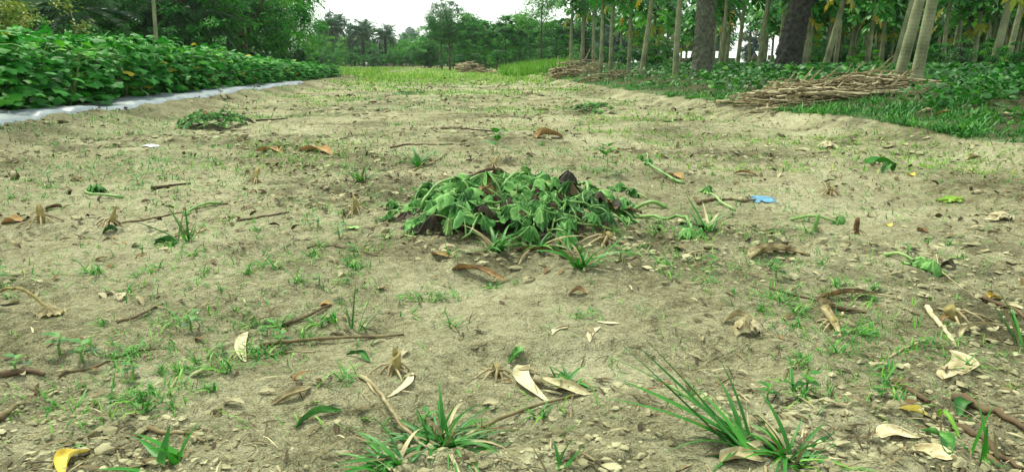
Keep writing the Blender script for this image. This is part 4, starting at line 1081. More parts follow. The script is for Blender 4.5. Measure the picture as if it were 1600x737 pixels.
DL = 'dry_leaf'
for a in (
    ('curled brown leaf lying like a small boat in the left foreground', (424, 634), (486, 606), .034, 'dry', 1.1, .08, .1, .22, 'leaf'),
    ('pale straight leaf strip just below the front stump', (606, 622), (652, 583), .018, 'dry', .5, .06, .1, .95, 'leaf'),
    ('pale pointed leaf hanging tip down by the long stick', (386, 520), (392, 566), .028, 'dry', .5, .05, .2, .72, 'leaf'),
    ('wide flat pale husk leaf near the second stump', (818, 572), (850, 628), .040, 'dry', .35, .04, .2, .85, 'husk'),
    ('long twisted husk leaf curving right of the wide flat husk', (832, 596), (915, 622), .042, 'dry', 1.1, .10, .8, .62, 'long'),
    ('small pale pointed leaf on bare soil right of centre', (937, 512), (920, 535), .020, 'dry', .4, .04, .1, .85, 'leaf'),
    ('small pale leaf flake left of the pointed pale leaf', (862, 524), (884, 511), .018, 'dry', .4, .03, .1, .7, 'leaf'),
    ('short cream leaf flake above the pointed pale leaf', (934, 503), (966, 507), .015, 'dry', .5, .04, .1, .98, 'leaf'),
    ('pale rounded leaf lying flat in the right foreground', (1373, 683), (1432, 678), .050, 'dry', .35, .05, .1, .75, 'leaf'),
    ('pale grey round leaf at the end of a whitish strip', (1487, 548), (1490, 604), .058, 'dry', .25, .04, .05, .6, 'round'),
    ('long tan leaf rolled on the soil near the right edge', (1500, 528), (1584, 512), .026, 'dry', 1.3, .05, .4, .45, 'long'),
    ('golden brown crumpled leaf near the right edge', (1540, 474), (1562, 466), .040, 'yellow', 1.1, .15, .4, .2, 'leaf'),
    ('thin tan leaf right of the golden brown one', (1560, 482), (1598, 484), .026, 'dry', .8, .1, .2, .5, 'leaf'),
    ('long dark grey dry leaf stretched across the right middle ground', (1276, 470), (1386, 464), .038, 'brown', 1.0, .05, .4, .42, 'long'),
    ('olive tan broad dry leaf at right of the heap', (1172, 404), (1258, 395), .085, 'dry', .8, .06, .3, .18, 'long'),
    ('brown torn leaf lying left of the hollow before the heap', (706, 422), (792, 436), .050, 'brown', 1.0, .06, .5, .62, 'long'),
    ('dark brown long leaf right of the hollow before the heap', (806, 393), (908, 405), .045, 'brown', 1.1, .03, .3, .20, 'long'),
    ('rust brown leaf lying left of the heap in the middle distance', (468, 236), (516, 242), .110, 'brown', .9, .06, .3, .95, 'leaf'),
    ('tan leaf left of the rust brown leaf in middle distance', (402, 236), (440, 240), .10, 'brown', .8, .05, .2, .85, 'leaf'),
    ('dark brown arched leaf at left beside the far stump', (72, 328), (124, 316), .050, 'brown', 1.1, .10, .3, .25, 'leaf'),
    ('orange brown fan of dry leaf at the left edge', (2, 350), (38, 344), .085, 'brown', .7, .06, .5, .9, 'leaf'),
    ('orange brown leaf under the dead stem left of the heap', (675, 398), (706, 404), .045, 'brown', .9, .08, .2, .55, 'leaf'),
    ('dry tan leaf bent on the soil in front of the right stump', (1130, 506), (1178, 500), .04, 'dry', 1.2, .15, .6, .4, 'leaf'),
    ('curled grey husk sticking down from the dried stump at right', (1300, 478), (1296, 524), .045, 'dry', 1.3, .1, .6, .25, 'husk'),
    ('pale broken leaf flat at the bottom right corner', (1424, 706), (1500, 722), .06, 'dry', .4, .05, .2, .45, 'husk'),
    ('dry leaf inside the right grass tuft at bottom edge', (1126, 722), (1192, 716), .045, 'dry', .7, .06, .3, .4, 'long'),
    ('dark rolled leaf at the right edge of the middle ground', (1560, 378), (1604, 388), .045, 'brown', 1.3, .05, .3, .3, 'long'),
    ('thin purple brown leaf left of the upright stake', (1432, 360), (1484, 378), .035, 'brown', 1.2, .06, .3, .45, 'long'),
    ('rust coloured leaf far left below the green heap', (110, 284), (132, 282), .06, 'brown', .9, .06, .3, .45, 'leaf'),
    ('brown leaf with dark edge behind the heap on its right', (1040, 276), (1072, 282), .075, 'brown', .8, .08, .3, .85, 'leaf'),
    ('reddish brown leaf at right of the heap by the fallen vine', (1145, 272), (1186, 276), .05, 'brown', 1.0, .1, .3, .5, 'leaf'),
    ('big dry curled leaf standing up in the centre distance', (838, 216), (866, 202), .20, 'brown', 1.0, .10, .3, .85, 'leaf'),
    ('dry tan leaf blade far right by the bank', (1510, 250), (1530, 244), .08, 'dry', .9, .05, .3, .4, 'leaf'),
    ('orange scrap of dry leaf centre left near the seedling', (500, 478), (520, 476), .03, 'brown', .6, .1, .2, .98, 'leaf'),
    ('rust brown broken leaf right of the heap front', (888, 462), (918, 458), .035, 'brown', 1.0, .2, .3, .6, 'leaf'),
):
    strip(DL, a[0], 'dry leaf', a[1], a[2], a[3], a[4], a[5], a[6], a[7], a[8], a[9])
for a in (
    ('pale tan fallen leaf on the verge grass right of the big papaya pair', (1432, 178), (1462, 174), .09, 'dry', .8, .08, .3, .6, 'leaf'),
    ('orange brown fallen leaf on the verge grass further right', (1456, 182), (1490, 176), .09, 'brown', .9, .08, .3, .9, 'leaf'),
    ('grey brown broken leaf on the verge grass near the right edge', (1500, 186), (1530, 182), .08, 'dry', .9, .08, .3, .25, 'leaf'),
    ('long pale leaf on the verge by the right edge of the photo', (1552, 182), (1594, 184), .08, 'dry', .9, .06, .3, .75, 'long'),
):
    strip('dry_leaf', a[0], 'dry leaf', a[1], a[2], a[3], a[4], a[5], a[6], a[7], a[8], a[9], lift=.05)
for a in (
    ('dark green rolled leaf lying in the left centre foreground', (462, 672), (532, 640), .030, 'wilt', 1.5, .08, .7, .25, 'leaf'),
    ('small dark green folded leaf above and left of front stump', (540, 556), (582, 566), .026, 'wilt', 1.4, .12, .5, .1, 'leaf'),
    ('pale green fresh leaf beside the second stump', (795, 568), (815, 547), .034, 'wilt', 1.2, .15, .4, .55, 'leaf'),
    ('large smooth green leaf standing on edge at right middle distance', (1360, 258), (1388, 250), .16, 'grass', .5, .08, .5, .25, 'leaf'),
    ('dark green folded leaf next to the smooth leaf at right', (1394, 268), (1408, 278), .08, 'wilt', 1.0, .35, .3, .2, 'leaf'),
    ('wrinkled grey green leaf in the right foreground', (1440, 674), (1492, 712), .036, 'wilt', 1.3, .08, .6, .30, 'leaf'),
    ('bright green bent leaf stalk in right foreground', (1466, 652), (1496, 690), .014, 'grass', 1.2, .35, .2, .9, 'long'),
    ('dark green small leaf standing in the right foreground', (1500, 650), (1512, 628), .03, 'grass', .6, .30, .2, .1, 'leaf'),
    ('tiny pale green leaf on bare soil left of the heap', (546, 355), (556, 363), .04, 'wilt', .4, .05, .1, .9, 'leaf'),
    ('green leaf lying flat behind the heap left of centre', (615, 196), (632, 194), .09, 'grass', .4, .1, .1, .5, 'leaf'),
    ('dark green wilted leaf beside the weed at left middle', (240, 384), (280, 380), .06, 'wilt', 1.2, .1, .5, .05, 'leaf'),
    ('dark wilted leaf at left beyond the small brown leaf', (160, 366), (184, 360), .05, 'wilt', 1.2, .2, .5, .05, 'leaf'),
    ('black green withered leaf right of the two flat leaves', (1468, 418), (1494, 420), .05, 'wilt_dark', 1.2, .2, .5, .2, 'leaf'),
    ('pale green leaf on soil in the right distance', (1035, 190), (1052, 190), .14, 'wilt', .4, .04, .1, .9, 'leaf'),
):
    strip('green_leaf', a[0], 'green leaf', a[1], a[2], a[3], a[4], a[5], a[6], a[7], a[8], a[9])
for a in (
    ('yellow leaf with brown edge at the bottom left edge of the photo', (100, 746), (134, 706), .042, 'yellow', 1.2, .10, .3, .8, 'leaf'),
    ('small bright yellow crumpled leaf in the right foreground', (1406, 640), (1450, 650), .030, 'yellow', 1.2, .10, .6, .9, 'leaf'),
    ('small yellow leaf among weeds near the right stake', (1384, 352), (1396, 354), .04, 'yellow', .8, .1, .2, .7, 'leaf'),
    ('yellowed leaf on the soil at far right middle', (1418, 274), (1436, 278), .06, 'yellow', .8, .15, .3, .5, 'leaf'),
):
    strip('yellow_leaf', a[0], 'yellow leaf', a[1], a[2], a[3], a[4], a[5], a[6], a[7], a[8], a[9])
for a in (
    ('long dry stem stretched left of the front stump', (406, 542), (630, 522), .0045, 'straw', .03, .42),
    ('second split strand of the tan stalk slanting into the left grass tuft', (572, 590), (640, 690), .0028, 'straw', .04, .75),
    ('forked dry stem below the long stem at left', (432, 550), (492, 552), .0028, 'straw', .06, .55),
    ('dark broken stem in the left centre', (440, 510), (520, 478), .0045, 'darkstick', .04, .6),
    ('thin brown twig lying alone at left', (184, 506), (262, 474), .0035, 'darkstick', .03, .75),
    ('long thin root line across the left foreground', (92, 590), (244, 546), .0028, 'straw', .05, .35),
    ('short split brown stick at lower left', (232, 672), (322, 692), .0042, 'straw', .02, .40),
    ('thick tan stalk slanting into the left grass tuft', (562, 588), (668, 702), .0038, 'straw', .02, .6),
    ('thin vine stem curving under the husk leaf', (726, 684), (930, 610), .0035, 'straw', .06, .42),
    ('whitish flat dry strip in the right foreground', (1448, 482), (1494, 546), .0065, 'dry', .0, .95),
    ('thin pale twig propped between clods at right', (1390, 560), (1448, 530), .0028, 'straw', .02, .8),
    ('brown stub of stalk among clods in right foreground', (1396, 600), (1452, 632), .0075, 'darkstick', .02, .8),
    ('long brown stalk running to the right edge of the foreground', (1490, 626), (1606, 676), .0085, 'darkstick', .03, .7),
    ('dark stem running to the bottom right corner', (1488, 672), (1600, 736), .0065, 'darkstick', .04, .5),
    ('thin dark root left of the far right stake', (1202, 452), (1290, 474), .0035, 'darkstick', .05, .5),
    ('short dark stick above the long grey leaf at right', (1308, 484), (1352, 490), .006, 'darkstick', .02, .3),
    ('long twig lying before the heap to the right', (962, 412), (1030, 398), .0035, 'darkstick', .04, .6),
    ('thin grey twig at left beyond the sprouts', (180, 352), (340, 322), .004, 'straw', .04, .3),
    ('thin stem lying level with the upper stumps at left', (372, 346), (452, 332), .0045, 'straw', .05, .25),
    ('dark twig beyond the weeds at left', (236, 296), (298, 288), .008, 'darkstick', .05, .3),
    ('slanting tan twig left of the heap', (640, 270), (702, 240), .006, 'straw', .02, .5),
    ('long dark stem lying behind the heap', (610, 232), (708, 226), .007, 'darkstick', .03, .5),
    ('thin straw pointing to the heap from the left', (632, 368), (664, 380), .0035, 'straw', .02, .8),
    ('thin dark twig lying below the brown torn leaf', (480, 388), (592, 400), .003, 'darkstick', .05, .7),
    ('dark stick at far left beyond the field middle', (400, 190), (450, 186), .011, 'darkstick', .03, .4),
    ('long dark stick in the distance right of centre', (690, 202), (775, 206), .010, 'darkstick', .04, .4),
    ('pale straw lying by the cob at right', (1462, 398), (1532, 470), .002, 'straw', .06, .8),
    ('bent brown stalk near the right grey leaf', (1535, 464), (1604, 500), .006, 'darkstick', .04, .8),
    ('brown dry stem at lower left edge', (0, 660), (26, 636), .006, 'straw', .02, .4),
    ('dark knotty stem at the left edge of the foreground', (2, 588), (70, 590), .007, 'darkstick', .04, .7),
    ('long dead stem lying over the soil centre right', (1090, 320), (1180, 314), .008, 'straw', .03, .3),
):
    stick(a[0], a[1], a[2], a[3], a[4], a[5], a[6])
# dead dark vine over the big heap
def dead_vine(p0, p1, label, seed, leaves, r0=.007, mat='darkstick', up=.05):
    r_ = np.random.default_rng(seed); A, B = G(*p0), G(*p1)
    B = Vector((B.x, A.y + max(-.35, min(.35, B.y - A.y)), B.z))
    t = np.linspace(0, 1, 18); x = A.x + (B.x - A.x) * t + .02 * np.sin(t * 6 + seed); y = A.y + (B.y - A.y) * t - .05 * np.sin(t * 3); z = HS(x, y) + up * np.sin(np.pi * np.clip(t * 1.1, 0, 1)) ** .5 + .010 * np.sin(t * 9 + seed)
    org = np.array([A.x, A.y, A.z]); root = empty('dead_vine', org); st = MB()
    P = np.stack([x, y, z], 1); tube(st, P - org, r0 * np.linspace(1.1, .7, 18), 6, .5, True, .25, seed); st.build('stem', M[mat], root)
    for q in leaves:
        wilt_leaf(root, P[q] + r_.normal(0, .03, 3) * [1, 1, 0] + [0, 0, .02], np.array([1, -.2, -.2]) + r_.normal(0, .5, 3), np.array([0, -.4, 1.0]) + r_.normal(0, .3, 3), .055, HS, r_, 1, 'wilt_dark', org, .8)
    tag(root, label, 'vine')
dead_vine((722, 330), (826, 285), 'dead black brown vine draped over the top of the big heap', 4, (9, 12, 14, 15, 17), .008, 'darkstick', .075)
dead_vine((742, 306), (850, 296), 'thin dead brown strand along the crest of the big heap', 5, (4, 6, 8, 11), .006, 'darkstick', .075)
dead_vine((690, 322), (770, 300), 'dead brown strand at the left shoulder of the big heap', 6, (8,), .005)
dead_vine((850, 300), (905, 330), 'dead brown strand at the right shoulder of the big heap', 8, (5, 12), .005)
dead_vine((655, 352), (742, 318), 'pale green bare stem over the left front of the big heap', 9, (), .006, 'stem', .055)
dead_vine((790, 345), (838, 300), 'pale green bare stem over the middle front of the big heap', 10, (), .006, 'stem', .055)
dead_vine((930, 352), (868, 300), 'pale green bare stem over the right front of the big heap', 11, (), .0065, 'stem', .055)
dead_vine((700, 350), (832, 322), 'long pale green bare stem lying across the big heap', 12, (), .005, 'stem', .06)
# wilted leaf with its curved stalk at the left edge
def curved_leaf():
    A, B = G(-20, 472), G(70, 496); t = np.linspace(0, 1, 16); x = A.x + (B.x - A.x) * t; y = A.y + (B.y - A.y) * t + .02 * t; z = H(x, y) + .008 + .05 * np.sin(t * np.pi) ** .8
    org = np.array(A); root = empty('wilted_leaf', A); st = MB(); tube(st, np.stack([x, y, z], 1) - org, .0048 * np.linspace(1, .8, 16), 7, .3); st.build('leaf_stalk', M['cut'], root)
    r_ = np.random.default_rng(8)
    wilt_leaf(root, np.array([x[-1], y[-1], z[-1] + .01]), np.array([.9, -.3, -.1]), np.array([0, -.3, 1.0]), .042, flat, r_, 2, 'dry', org, .3)
    tag(root, 'withered tan leaf on a curved yellow stalk at the left edge', 'leaf')
curved_leaf()

# stumps of cut maize with their ring of prop roots
def make_stump(seed, h=.05, r0=.0115, nroot=11, spread=.055, cutside=.35, flag=True):
    r_ = np.random.default_rng(seed); root = empty('maize_stump'); rb = MB()
    for k in range(nroot):
        a = k * 6.283 / nroot + r_.normal(0, .15); s = spread * r_.uniform(.45, 1.25); z0 = r_.uniform(.018, .034)
        c, sn = math.cos(a), math.sin(a)
        pts = [(c * r0 * .6, sn * r0 * .6, z0), (c * (r0 + s * .22), sn * (r0 + s * .22), z0 * .95), (c * (r0 + s * .6), sn * (r0 + s * .6), z0 * .45), (c * (r0 + s), sn * (r0 + s), -.012)]
        tube(rb, pts, [.0026, .0028, .0025, .0016], 6, r_.uniform(.3, 1), False)
    rb.build('roots', M['root'], root)
    sb = MB(); ns = 14; V = []; tilt = r_.uniform(-.3, .3)
    for i, z in enumerate((-.01, .012, .022, .03, h)):
        for j in range(ns):
            a = j * 6.283 / ns; rr = r0 * (1.15 if i in (2,) else 1.0) * (1 + .05 * r_.normal()); zz = z + (cutside * r0 * 2 * math.cos(a) if i == 4 else 0)
            V.append((rr * math.cos(a) + tilt * z, rr * math.sin(a), zz))
    V.append((tilt * h, 0, h - .003)); Fc = [(i * ns + j, i * ns + (j + 1) % ns, (i + 1) * ns + (j + 1) % ns, (i + 1) * ns + j) for i in range(4) for j in range(ns)]
    Fc += [(4 * ns + j, 4 * ns + (j + 1) % ns, 5 * ns) for j in range(ns)]
    sb.add(V, Fc, .45); sb.build('stalk', M['cut'], root)
    if flag:
        fb = MB(); V = []
        for j in range(5):
            q = j / 4; w = r0 * .75 * (1 - .4 * q); V += [(-w + tilt * h, r0 * .8, h * .6 + q * .034), (w + tilt * h, r0 * .8 + .004 * q, h * .6 + q * .034)]
        fb.add(V, [(2 * j, 2 * j + 1, 2 * j + 3, 2 * j + 2) for j in range(4)], .8); fb.build('sheath', M['cut'], root)
    tag(root, 'maize stump', 'stump'); return root
SP = [make_stump(700), make_stump(701, .042, .012, 9, .05, .2, False), make_stump(702, .058, .0105, 13, .06, .8, False), make_stump(703, .030, .010, 14, .045, .5, True), make_stump(704, .048, .011, 8, .065, 1.1, False)]
_su = set()
for px, py, k, s, rz, tl, lab in (
    (615, 582, 0, .98, .3, 0, 'cut maize stump with arched roots, nearest one in the foreground'),
    (775, 586, 3, .95, 1.2, .1, 'small maize stump right of the nearest stump, half sunk in soil'),
    (173, 352, 2, 1.25, .4, .1, 'green maize stump with pale ring of roots at left'),
    (65, 348, 4, 1.25, 2.2, 0, 'maize stump at far left beside the orange fan leaf'),
    (398, 286, 2, 1.3, 1.4, .1, 'maize stump with dark roots behind and left of the heap'),
    (944, 382, 3, 1.5, .9, .3, 'dried root ball of a maize stump in front of the heap'),
    (556, 332, 4, 1.25, 2.9, -.1, 'obliquely cut brown stump alone left of the heap'),
    (1498, 502, 1, 1.25, .5, -.5, 'pale uprooted maize stump lying on its side at right'),
    (1297, 304, 3, 1.4, .2, .1, 'grey maize root tuft beyond the blue plastic'),
    (1296, 512, 1, .9, 2.0, .3, 'grey dried stump under the curled husk at right'),
    (770, 262, 2, 1.1, .7, .1, 'dark stump right behind the heap')):
    p = G(px, py) - Vector((0, 0, .010))
    if k not in _su: _su.add(k); o = SP[k]; o.location = p; o.rotation_euler = (tl, 0, rz); o.scale = (s, s, s); o['label'] = lab
    else: dup(SP[k], p, rz, s, lab, None, (tl, 0))
def stake(label, px, py, h, r0, mat, lean):
    p = G(px, py); root = empty('cut_stake', p); mb = MB(); t = np.linspace(0, 1, 8)
    tube(mb, [(lean * h * q + .002 * math.sin(9 * q), 0, -.02 + q * (h + .02)) for q in t], r0 * np.array([1.2, 1.05, 1.1, .95, 1.05, .95, .9, .7]), 8, .5, True, .2, int(px)); mb.build('stalk', M[mat], root)
    fb = MB()
    for k in range(5):
        a = k * 1.3; c, s = math.cos(a), math.sin(a); tube(fb, [(c * r0 * .7, s * r0 * .7, .02), (c * .025, s * .025, .012), (c * .045, s * .045, -.004)], [.002, .002, .001], 5, .4, False)
    fb.build('roots', M['root'], root); tag(root, label, 'stump')
stake('greenish upright cut stake at right of the heap', 1272, 362, .072, .0085, 'stem', .15)
stake('rust brown upright cut stake right of the greenish one', 1338, 366, .070, .011, 'brown', -.05)
stake('pale thin stub standing behind the heap at right', 1058, 232, .06, .012, 'stalk', .05)

# crumpled scraps
def crumple(name, label, cat, px, py, w, mat, flat_=.5, seed=0, tint=.5):
    p = G(px, py); r_ = np.random.default_rng(seed); n, m = 10, 14; V = []
    for i in range(n):
        for j in range(m):
            u = i / (n - 1) * 2 - 1; v = j / (m - 1) * 2 - 1; q = max(0, 1 - .5 * (u * u + v * v))
            V.append((u * w * .5 * (1 + .25 * r_.normal()), v * w * .36 * (1 + .25 * r_.normal()), w * flat_ * q * (.4 + .45 * r_.random()) + .002))
    V = np.array(V); V[:, 2] += H(V[:, 0] + p.x, V[:, 1] + p.y) - p.z
    mb = MB(); mb.add(V, [(i * m + j, i * m + j + 1, (i + 1) * m + j + 1, (i + 1) * m + j) for i in range(n - 1) for j in range(m - 1)], np.clip(tint + .15 * r_.normal(size=n * m), 0, 1))
    o = mb.build(name, M[mat], None, True, p); tag(o, label, cat)
crumple('plastic_scrap', 'scrap of bright blue plastic half buried right of the heap', 'plastic scrap', 1190, 312, .11, 'blue', .10, 1)
crumple('plastic_scrap', 'small white scrap of plastic on soil below the left heap', 'plastic scrap', 236, 230, .12, 'white', .2, 2)
crumple('crumpled_leaf', 'yellow tan crumpled leaf at the right edge', 'dry leaf', 1562, 342, .095, 'dry', .40, 3, .75)
crumple('crumpled_leaf', 'yellow green wad of leaf lying at right of the field', 'leaf wad', 1484, 314, .10, 'fgrass', .30, 4, .7)
crumple('crumpled_leaf', 'pale orange crumpled scrap far right before the bank', 'dry leaf', 1292, 232, .13, 'dry', .60, 5, .85)
crumple('crumpled_leaf', 'upright crumpled tan leaf with ribbed edge at right', 'dry leaf', 1165, 522, .062, 'dry', .95, 6, .6)
crumple('crumpled_leaf', 'ochre scrap of leaf beside the thin weed at left', 'dry leaf', 306, 366, .05, 'dry', .5, 7, .4)
def cob():
    p = G(22, 280); root = empty('maize_cob', p); mb = MB(); t = np.linspace(0, 1, 12)
    tube(mb, [(0, -.0, .01 + q * .15) for q in t], .026 * np.sqrt(np.clip(1 - (2 * t - 1) ** 4, .08, 1)), 10, .9, True, .15, 3)
    mb.build('cob', M['dry'], root); lb = MB()
    for s in (-1, 1):
        V = []
        for j in range(6):
            q = j / 5; V += [(s * (.025 + .02 * q) - .014, .01, .02 + .12 * q), (s * (.025 + .02 * q) + .014, -.01, .02 + .12 * q)]
        lb.add(V, [(2 * j, 2 * j + 1, 2 * j + 3, 2 * j + 2) for j in range(5)], .3)
    lb.build('husk', M['brown'], root); root.scale = (.62, .62, .62); root.rotation_euler = (1.0, .35, .4); tag(root, 'pale maize cob with brown husk standing tilted at the left edge', 'maize cob')
cob()
def hollow_log():
    p = atY(869, 25.5); root = None; mb = MB(); L = .34
    tube(mb, [(q * L * .3, -L / 2 + q * L, .17) for q in np.linspace(0, 1, 8)], 1.25 * .15 * np.array([.95, 1, 1.02, 1, .98, 1, 1, .96]), 12, .15, True, .12, 2)
    o = mb.build('dark_log', M['darkstick'], None, True, p); tag(o, 'dark round log at the left end of the brown stalk pile', 'log')
hollow_log()

# scraps of dry leaf, one mesh each, small copies
SCR = []
for k in range(6):
    r_ = np.random.default_rng(800 + k); n, m = 7, 5; V = []
    L, W = 1.0, r_.uniform(.22, .5)
    for i in range(n):
        q = i / (n - 1); w = W * math.sin(math.pi * min(1, q * .9 + .08)) ** .7
        for j in range(m):
            c = j / (m - 1) * 2 - 1; V.append((q - .5, c * w * .5, .10 * math.sin(q * 3.1) + .22 * w * c * c + .03 * r_.normal()))
    mb = MB(); mb.add(V, [(i * m + j, i * m + j + 1, (i + 1) * m + j + 1, (i + 1) * m + j) for i in range(n - 1) for j in range(m - 1)], r_.uniform(.25, .9))
    SCR.append(mb.build('leaf_scrap', M['brown'] if k % 2 else M['dry']))
sr = np.random.default_rng(31); x, y = scatter(900, 1.3, 24, sr, 1.5); ok = (x < xR(y) - .2) & (x > xL(y) + .3) & (sr.random(900) < .25 + .6 * sm(fbm(x, y, .8, 2, 44), -.2, .4))
x, y = x[ok][:230], y[ok][:230]
for i in range(len(x)):
    o = SCR[i % 6] if i < 6 else SCR[i % 6].copy()
    if i >= 6: COL.objects.link(o)
    s = sr.uniform(.02, .05) * (1 + .10 * y[i]); o.location = (x[i], y[i], float(H(x[i], y[i])) + .004); o.scale = (s, s, s); o.rotation_euler = (sr.normal(0, .2), sr.normal(0, .2), sr.random() * 6.28)
    tag(o, 'small scrap of dry brown leaf lying on the bare soil', 'leaf scrap', 'scraps of dry leaf on the field')

# ------------------------------------------------------------------ grass tufts and weeds
def tuft(label, px, py, spec, seed, w=.030, name='grass_tuft', mat='grass', tmean=.35):
    p = G(px, py); r_ = np.random.default_rng(seed); mb = MB(); db = MB()
    for (n, h0, h1, lean, az0, azs, bend) in spec:
        for i in range(n):
            L = 1.4 * r_.uniform(h0, h1); az = az0 + r_.normal(0, azs) if azs < 6 else r_.random() * 6.28; ln = abs(r_.normal(lean, .15))
            d = np.array([[math.cos(az) * math.sin(ln), math.sin(az) * math.sin(ln), math.cos(ln)]]); nn = -np.array([[math.cos(az) * math.cos(ln), math.sin(az) * math.cos(ln), -math.sin(ln)]])
            T = tpl_blade(9, max(.05, r_.normal(bend, .25)), w * r_.uniform(.75, 1.25) * (.16 / L) ** .4, r_.normal(0, .5))
            b = np.array([[r_.normal(0, .014), r_.normal(0, .014), -.004]])
            V, Fc = T; W = (V * L) @ frames(d, nn)[0].T + b[0]
            W[:, 2] = np.maximum(W[:, 2], H(W[:, 0] + p.x, W[:, 1] + p.y) - p.z + .002)
            (db if i % 6 == 3 else mb).add(W, Fc, np.clip(r_.normal(tmean, .18) + .30 * (i % 6 == 3), 0, 1))
    o = mb.build(name, M[mat], None, True, p)
    if db.n: db.build('dead_blades', M['straw'], o)
    tag(o, label, 'grass'); return o
tuft('big dense tuft of grass at the bottom edge left of centre', 690, 700, ((46, .06, .13, .85, 0, 9, 1.3), (20, .08, .14, 1.1, .2, 1.2, 1.1), (12, .05, .11, .4, 0, 9, .9)), 1, .027)
tuft('grass clump lying left and below the big dense tuft', 612, 726, ((16, .05, .10, 1.0, 3.0, 1.0, 1.2), (9, .04, .09, .6, 0, 9, .9)), 2, .028)
tuft('tall grass tuft with long blade slanting up left at bottom right', 1172, 700, ((3, .19, .215, .80, 2.9, .05, .10), (3, .15, .20, .95, 2.75, .1, .5), (6, .10, .15, .85, 2.5, .4, .8), (3, .08, .11, .5, 1.9, .4, .6), (5, .07, .11, 1.0, 3.4, .5, 1.2)), 3, .026)
tuft('low spreading grass at the bottom edge right of the tall tuft', 1228, 716, ((32, .05, .11, .95, 0, 9, 1.1), (8, .06, .11, .5, 0, 9, .7)), 4, .027)
tuft('thin upright seedling grass in the left centre of the field', 565, 515, ((2, .085, .10, .30, .6, .3, .2), (7, .03, .06, .6, 0, 9, .6)), 5, .028)
tuft('broad leaved grass blades at the bottom edge left', 262, 722, ((5, .04, .07, 1.0, 3.0, .8, .6), (3, .04, .06, .4, 0, 9, .3)), 6, .075)
tuft('thin grass blades at the bottom edge centre', 868, 730, ((6, .03, .06, .5, 0, 9, .4),), 7, .045)
tuft('bright thin grass stalks at the bottom right corner', 1536, 716, ((4, .06, .10, .35, 0, 9, .3), (6, .03, .05, .8, 0, 9, .6)), 8, .03)
tuft('thin grass leaning at the right edge', 1590, 540, ((7, .06, .12, .4, 2.6, .6, .4),), 9, .03)
tuft('grass weed hugging the front edge of the heap', 775, 392, ((30, .05, .13, .8, 0, 9, .9),), 10, .035)
tuft('spreading grass weed in front of the heap, its right half', 838, 388, ((26, .05, .15, 1.0, 0, 9, .7),), 11, .030)
tuft('tall grass weed in front of the heap by the dark leaf', 912, 420, ((16, .05, .14, .55, 0, 9, .8),), 12, .04)
tuft('grass weed growing around the second stump at the foreground', 895, 604, ((26, .02, .055, .8, 0, 9, .8),), 13, .05)
tuft('grass weed right of the heap by the arching vine', 1105, 360, ((24, .06, .14, .9, 0, 9, .8),), 14, .03)
tuft('spiky thin weed at left middle beside dark leaf', 290, 378, ((12, .06, .15, .6, 0, 9, .3),), 15, .022)
tuft('weedy tuft left of the heap in the distance', 652, 260, ((22, .06, .15, .7, 0, 9, .8),), 16, .05)
tuft('dark grass tuft beyond the lone stump', 565, 282, ((26, .06, .13, .8, 0, 9, .6),), 17, .04)
# leafy seedlings
def seedling(seed, h=.12, nl=7, mat='grass', ls=.05):
    r_ = np.random.default_rng(seed); root = empty('weed_seedling'); mb = MB(); st = MB()
    tube(st, [(0, 0, -.01), (.004, 0, h * .5), (0, .004, h)], [.0025, .002, .0015], 5, .5); st.build('stem', M['stem'], root)
    for i in range(nl):
        a = i * 2.4 + r_.normal(0, .3); z = h * (.35 + .65 * (i + 1) / nl); d = np.array([[math.cos(a), math.sin(a), r_.uniform(-.1, .7)]])
        mb.inst((tpl_simple(.70, .06)[0], tpl_simple()[1]), frames(d, np.array([[0, 0, 1.0]]) - d * .3) * (ls * r_.uniform(.7, 1.2)), np.array([[0, 0, z]]), np.array([r_.uniform(.2, .9)]))
    mb.build('foliage', M[mat], root); tag(root, 'weed seedling', 'weed'); return root
S1 = seedling(900, .19, 9, 'grass', .11); S1.location = G(776, 250); S1['label'] = 'bright leafy seedling standing behind the heap on the left'
dup(S1, G(948, 274), 1, .9, 'bright leafy seedling standing behind the heap on the right')
S2 = seedling(901, .035, 6, 'cover', .025)
S3 = MB(); r_ = np.random.default_rng(5)
blades(S3, r_.normal(0, .006, 12), r_.normal(0, .006, 12), np.zeros(12), r_.uniform(.03, .06, 12), r_, .75, np.clip(r_.normal(.65, .2, 12), 0, 1), .85)
S3 = S3.build('grass_weed', M['grass'])
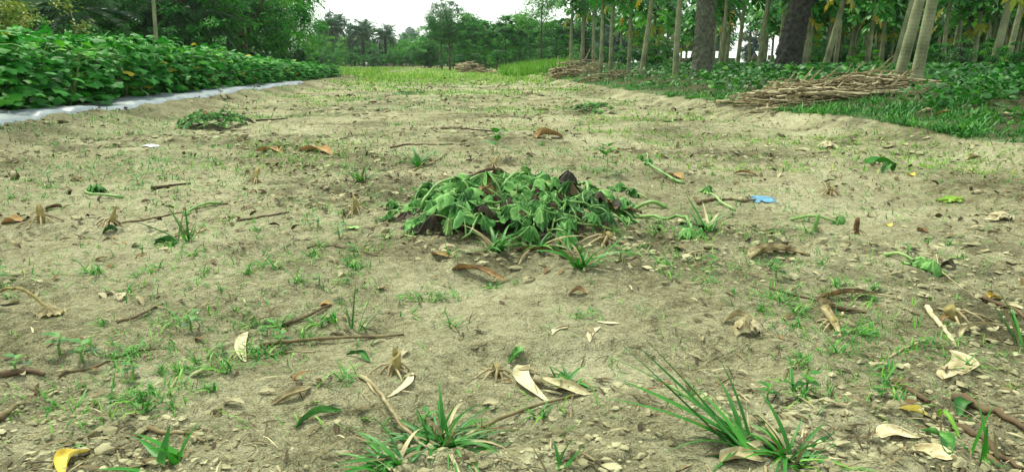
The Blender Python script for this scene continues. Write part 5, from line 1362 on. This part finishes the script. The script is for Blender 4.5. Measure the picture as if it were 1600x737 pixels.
S4 = MB(); blades(S4, r_.normal(0, .02, 26), r_.normal(0, .02, 26), np.zeros(26), r_.uniform(.02, .05, 26), r_, .95, np.clip(r_.normal(.6, .2, 26), 0, 1), .9)
S4 = S4.build('grass_weed', M['grass'])
x, y = scatter(1500, 1.25, 15, sr, 1.45); ok = (sr.random(1500) < .035 + .65 * weed_mask(x, y)) & (x < xR(y) - .2) & (x > xL(y) + .3)
x, y = x[ok][:260], y[ok][:260]
first = {0: S2, 1: S3, 2: S4}
labs = ('tiny broad leaved weed seedling growing from the bare soil', 'small upright grass weed growing from the bare soil', 'small flat spreading grass weed on the bare soil')
for i in range(len(x)):
    k = (0, 1, 2, 1)[i % 4]; loc = (x[i], y[i], float(H(x[i], y[i])) - .002); s = sr.uniform(.6, 1.3) * (1 + .06 * y[i]); src = (S2, S3, S4)[k]
    if k in first: o = first.pop(k); o.location = loc; o.scale = (s, s, s)
    else: o = dup(src, loc, sr.random() * 6.28, s)
    tag(o, labs[k], 'weed', ('broad leaved weed seedlings on the field', 'upright grass weeds on the field', 'flat grass weeds on the field')[k])

# ------------------------------------------------------------------ humid air
def make_haze():
    x0, x1, y0, y1, z0, z1 = -345, 345, -30, 335, -1.6, 24
    V = [(x, y, z) for z in (z0, z1) for x, y in ((x0, y0), (x1, y0), (x1, y1), (x0, y1))]
    mb = MB(); mb.add(V, [(3, 2, 1, 0), (4, 5, 6, 7), (0, 1, 5, 4), (1, 2, 6, 5), (2, 3, 7, 6), (3, 0, 4, 7)])
    m = bpy.data.materials.new('haze'); m.use_nodes = True; nt = m.node_tree; nt.nodes.clear(); out = nt.nodes.new('ShaderNodeOutputMaterial')
    v = nt.nodes.new('ShaderNodeVolumePrincipled'); v.inputs['Color'].default_value = (.86, .95, 1, 1); v.inputs['Density'].default_value = .0003; v.inputs['Anisotropy'].default_value = .2
    nt.links.new(v.outputs[0], out.inputs['Volume'])
    o = mb.build('haze', m, None, False); tag(o, 'thin pale humid haze hanging over the whole field', 'haze', kind='stuff')
make_haze()
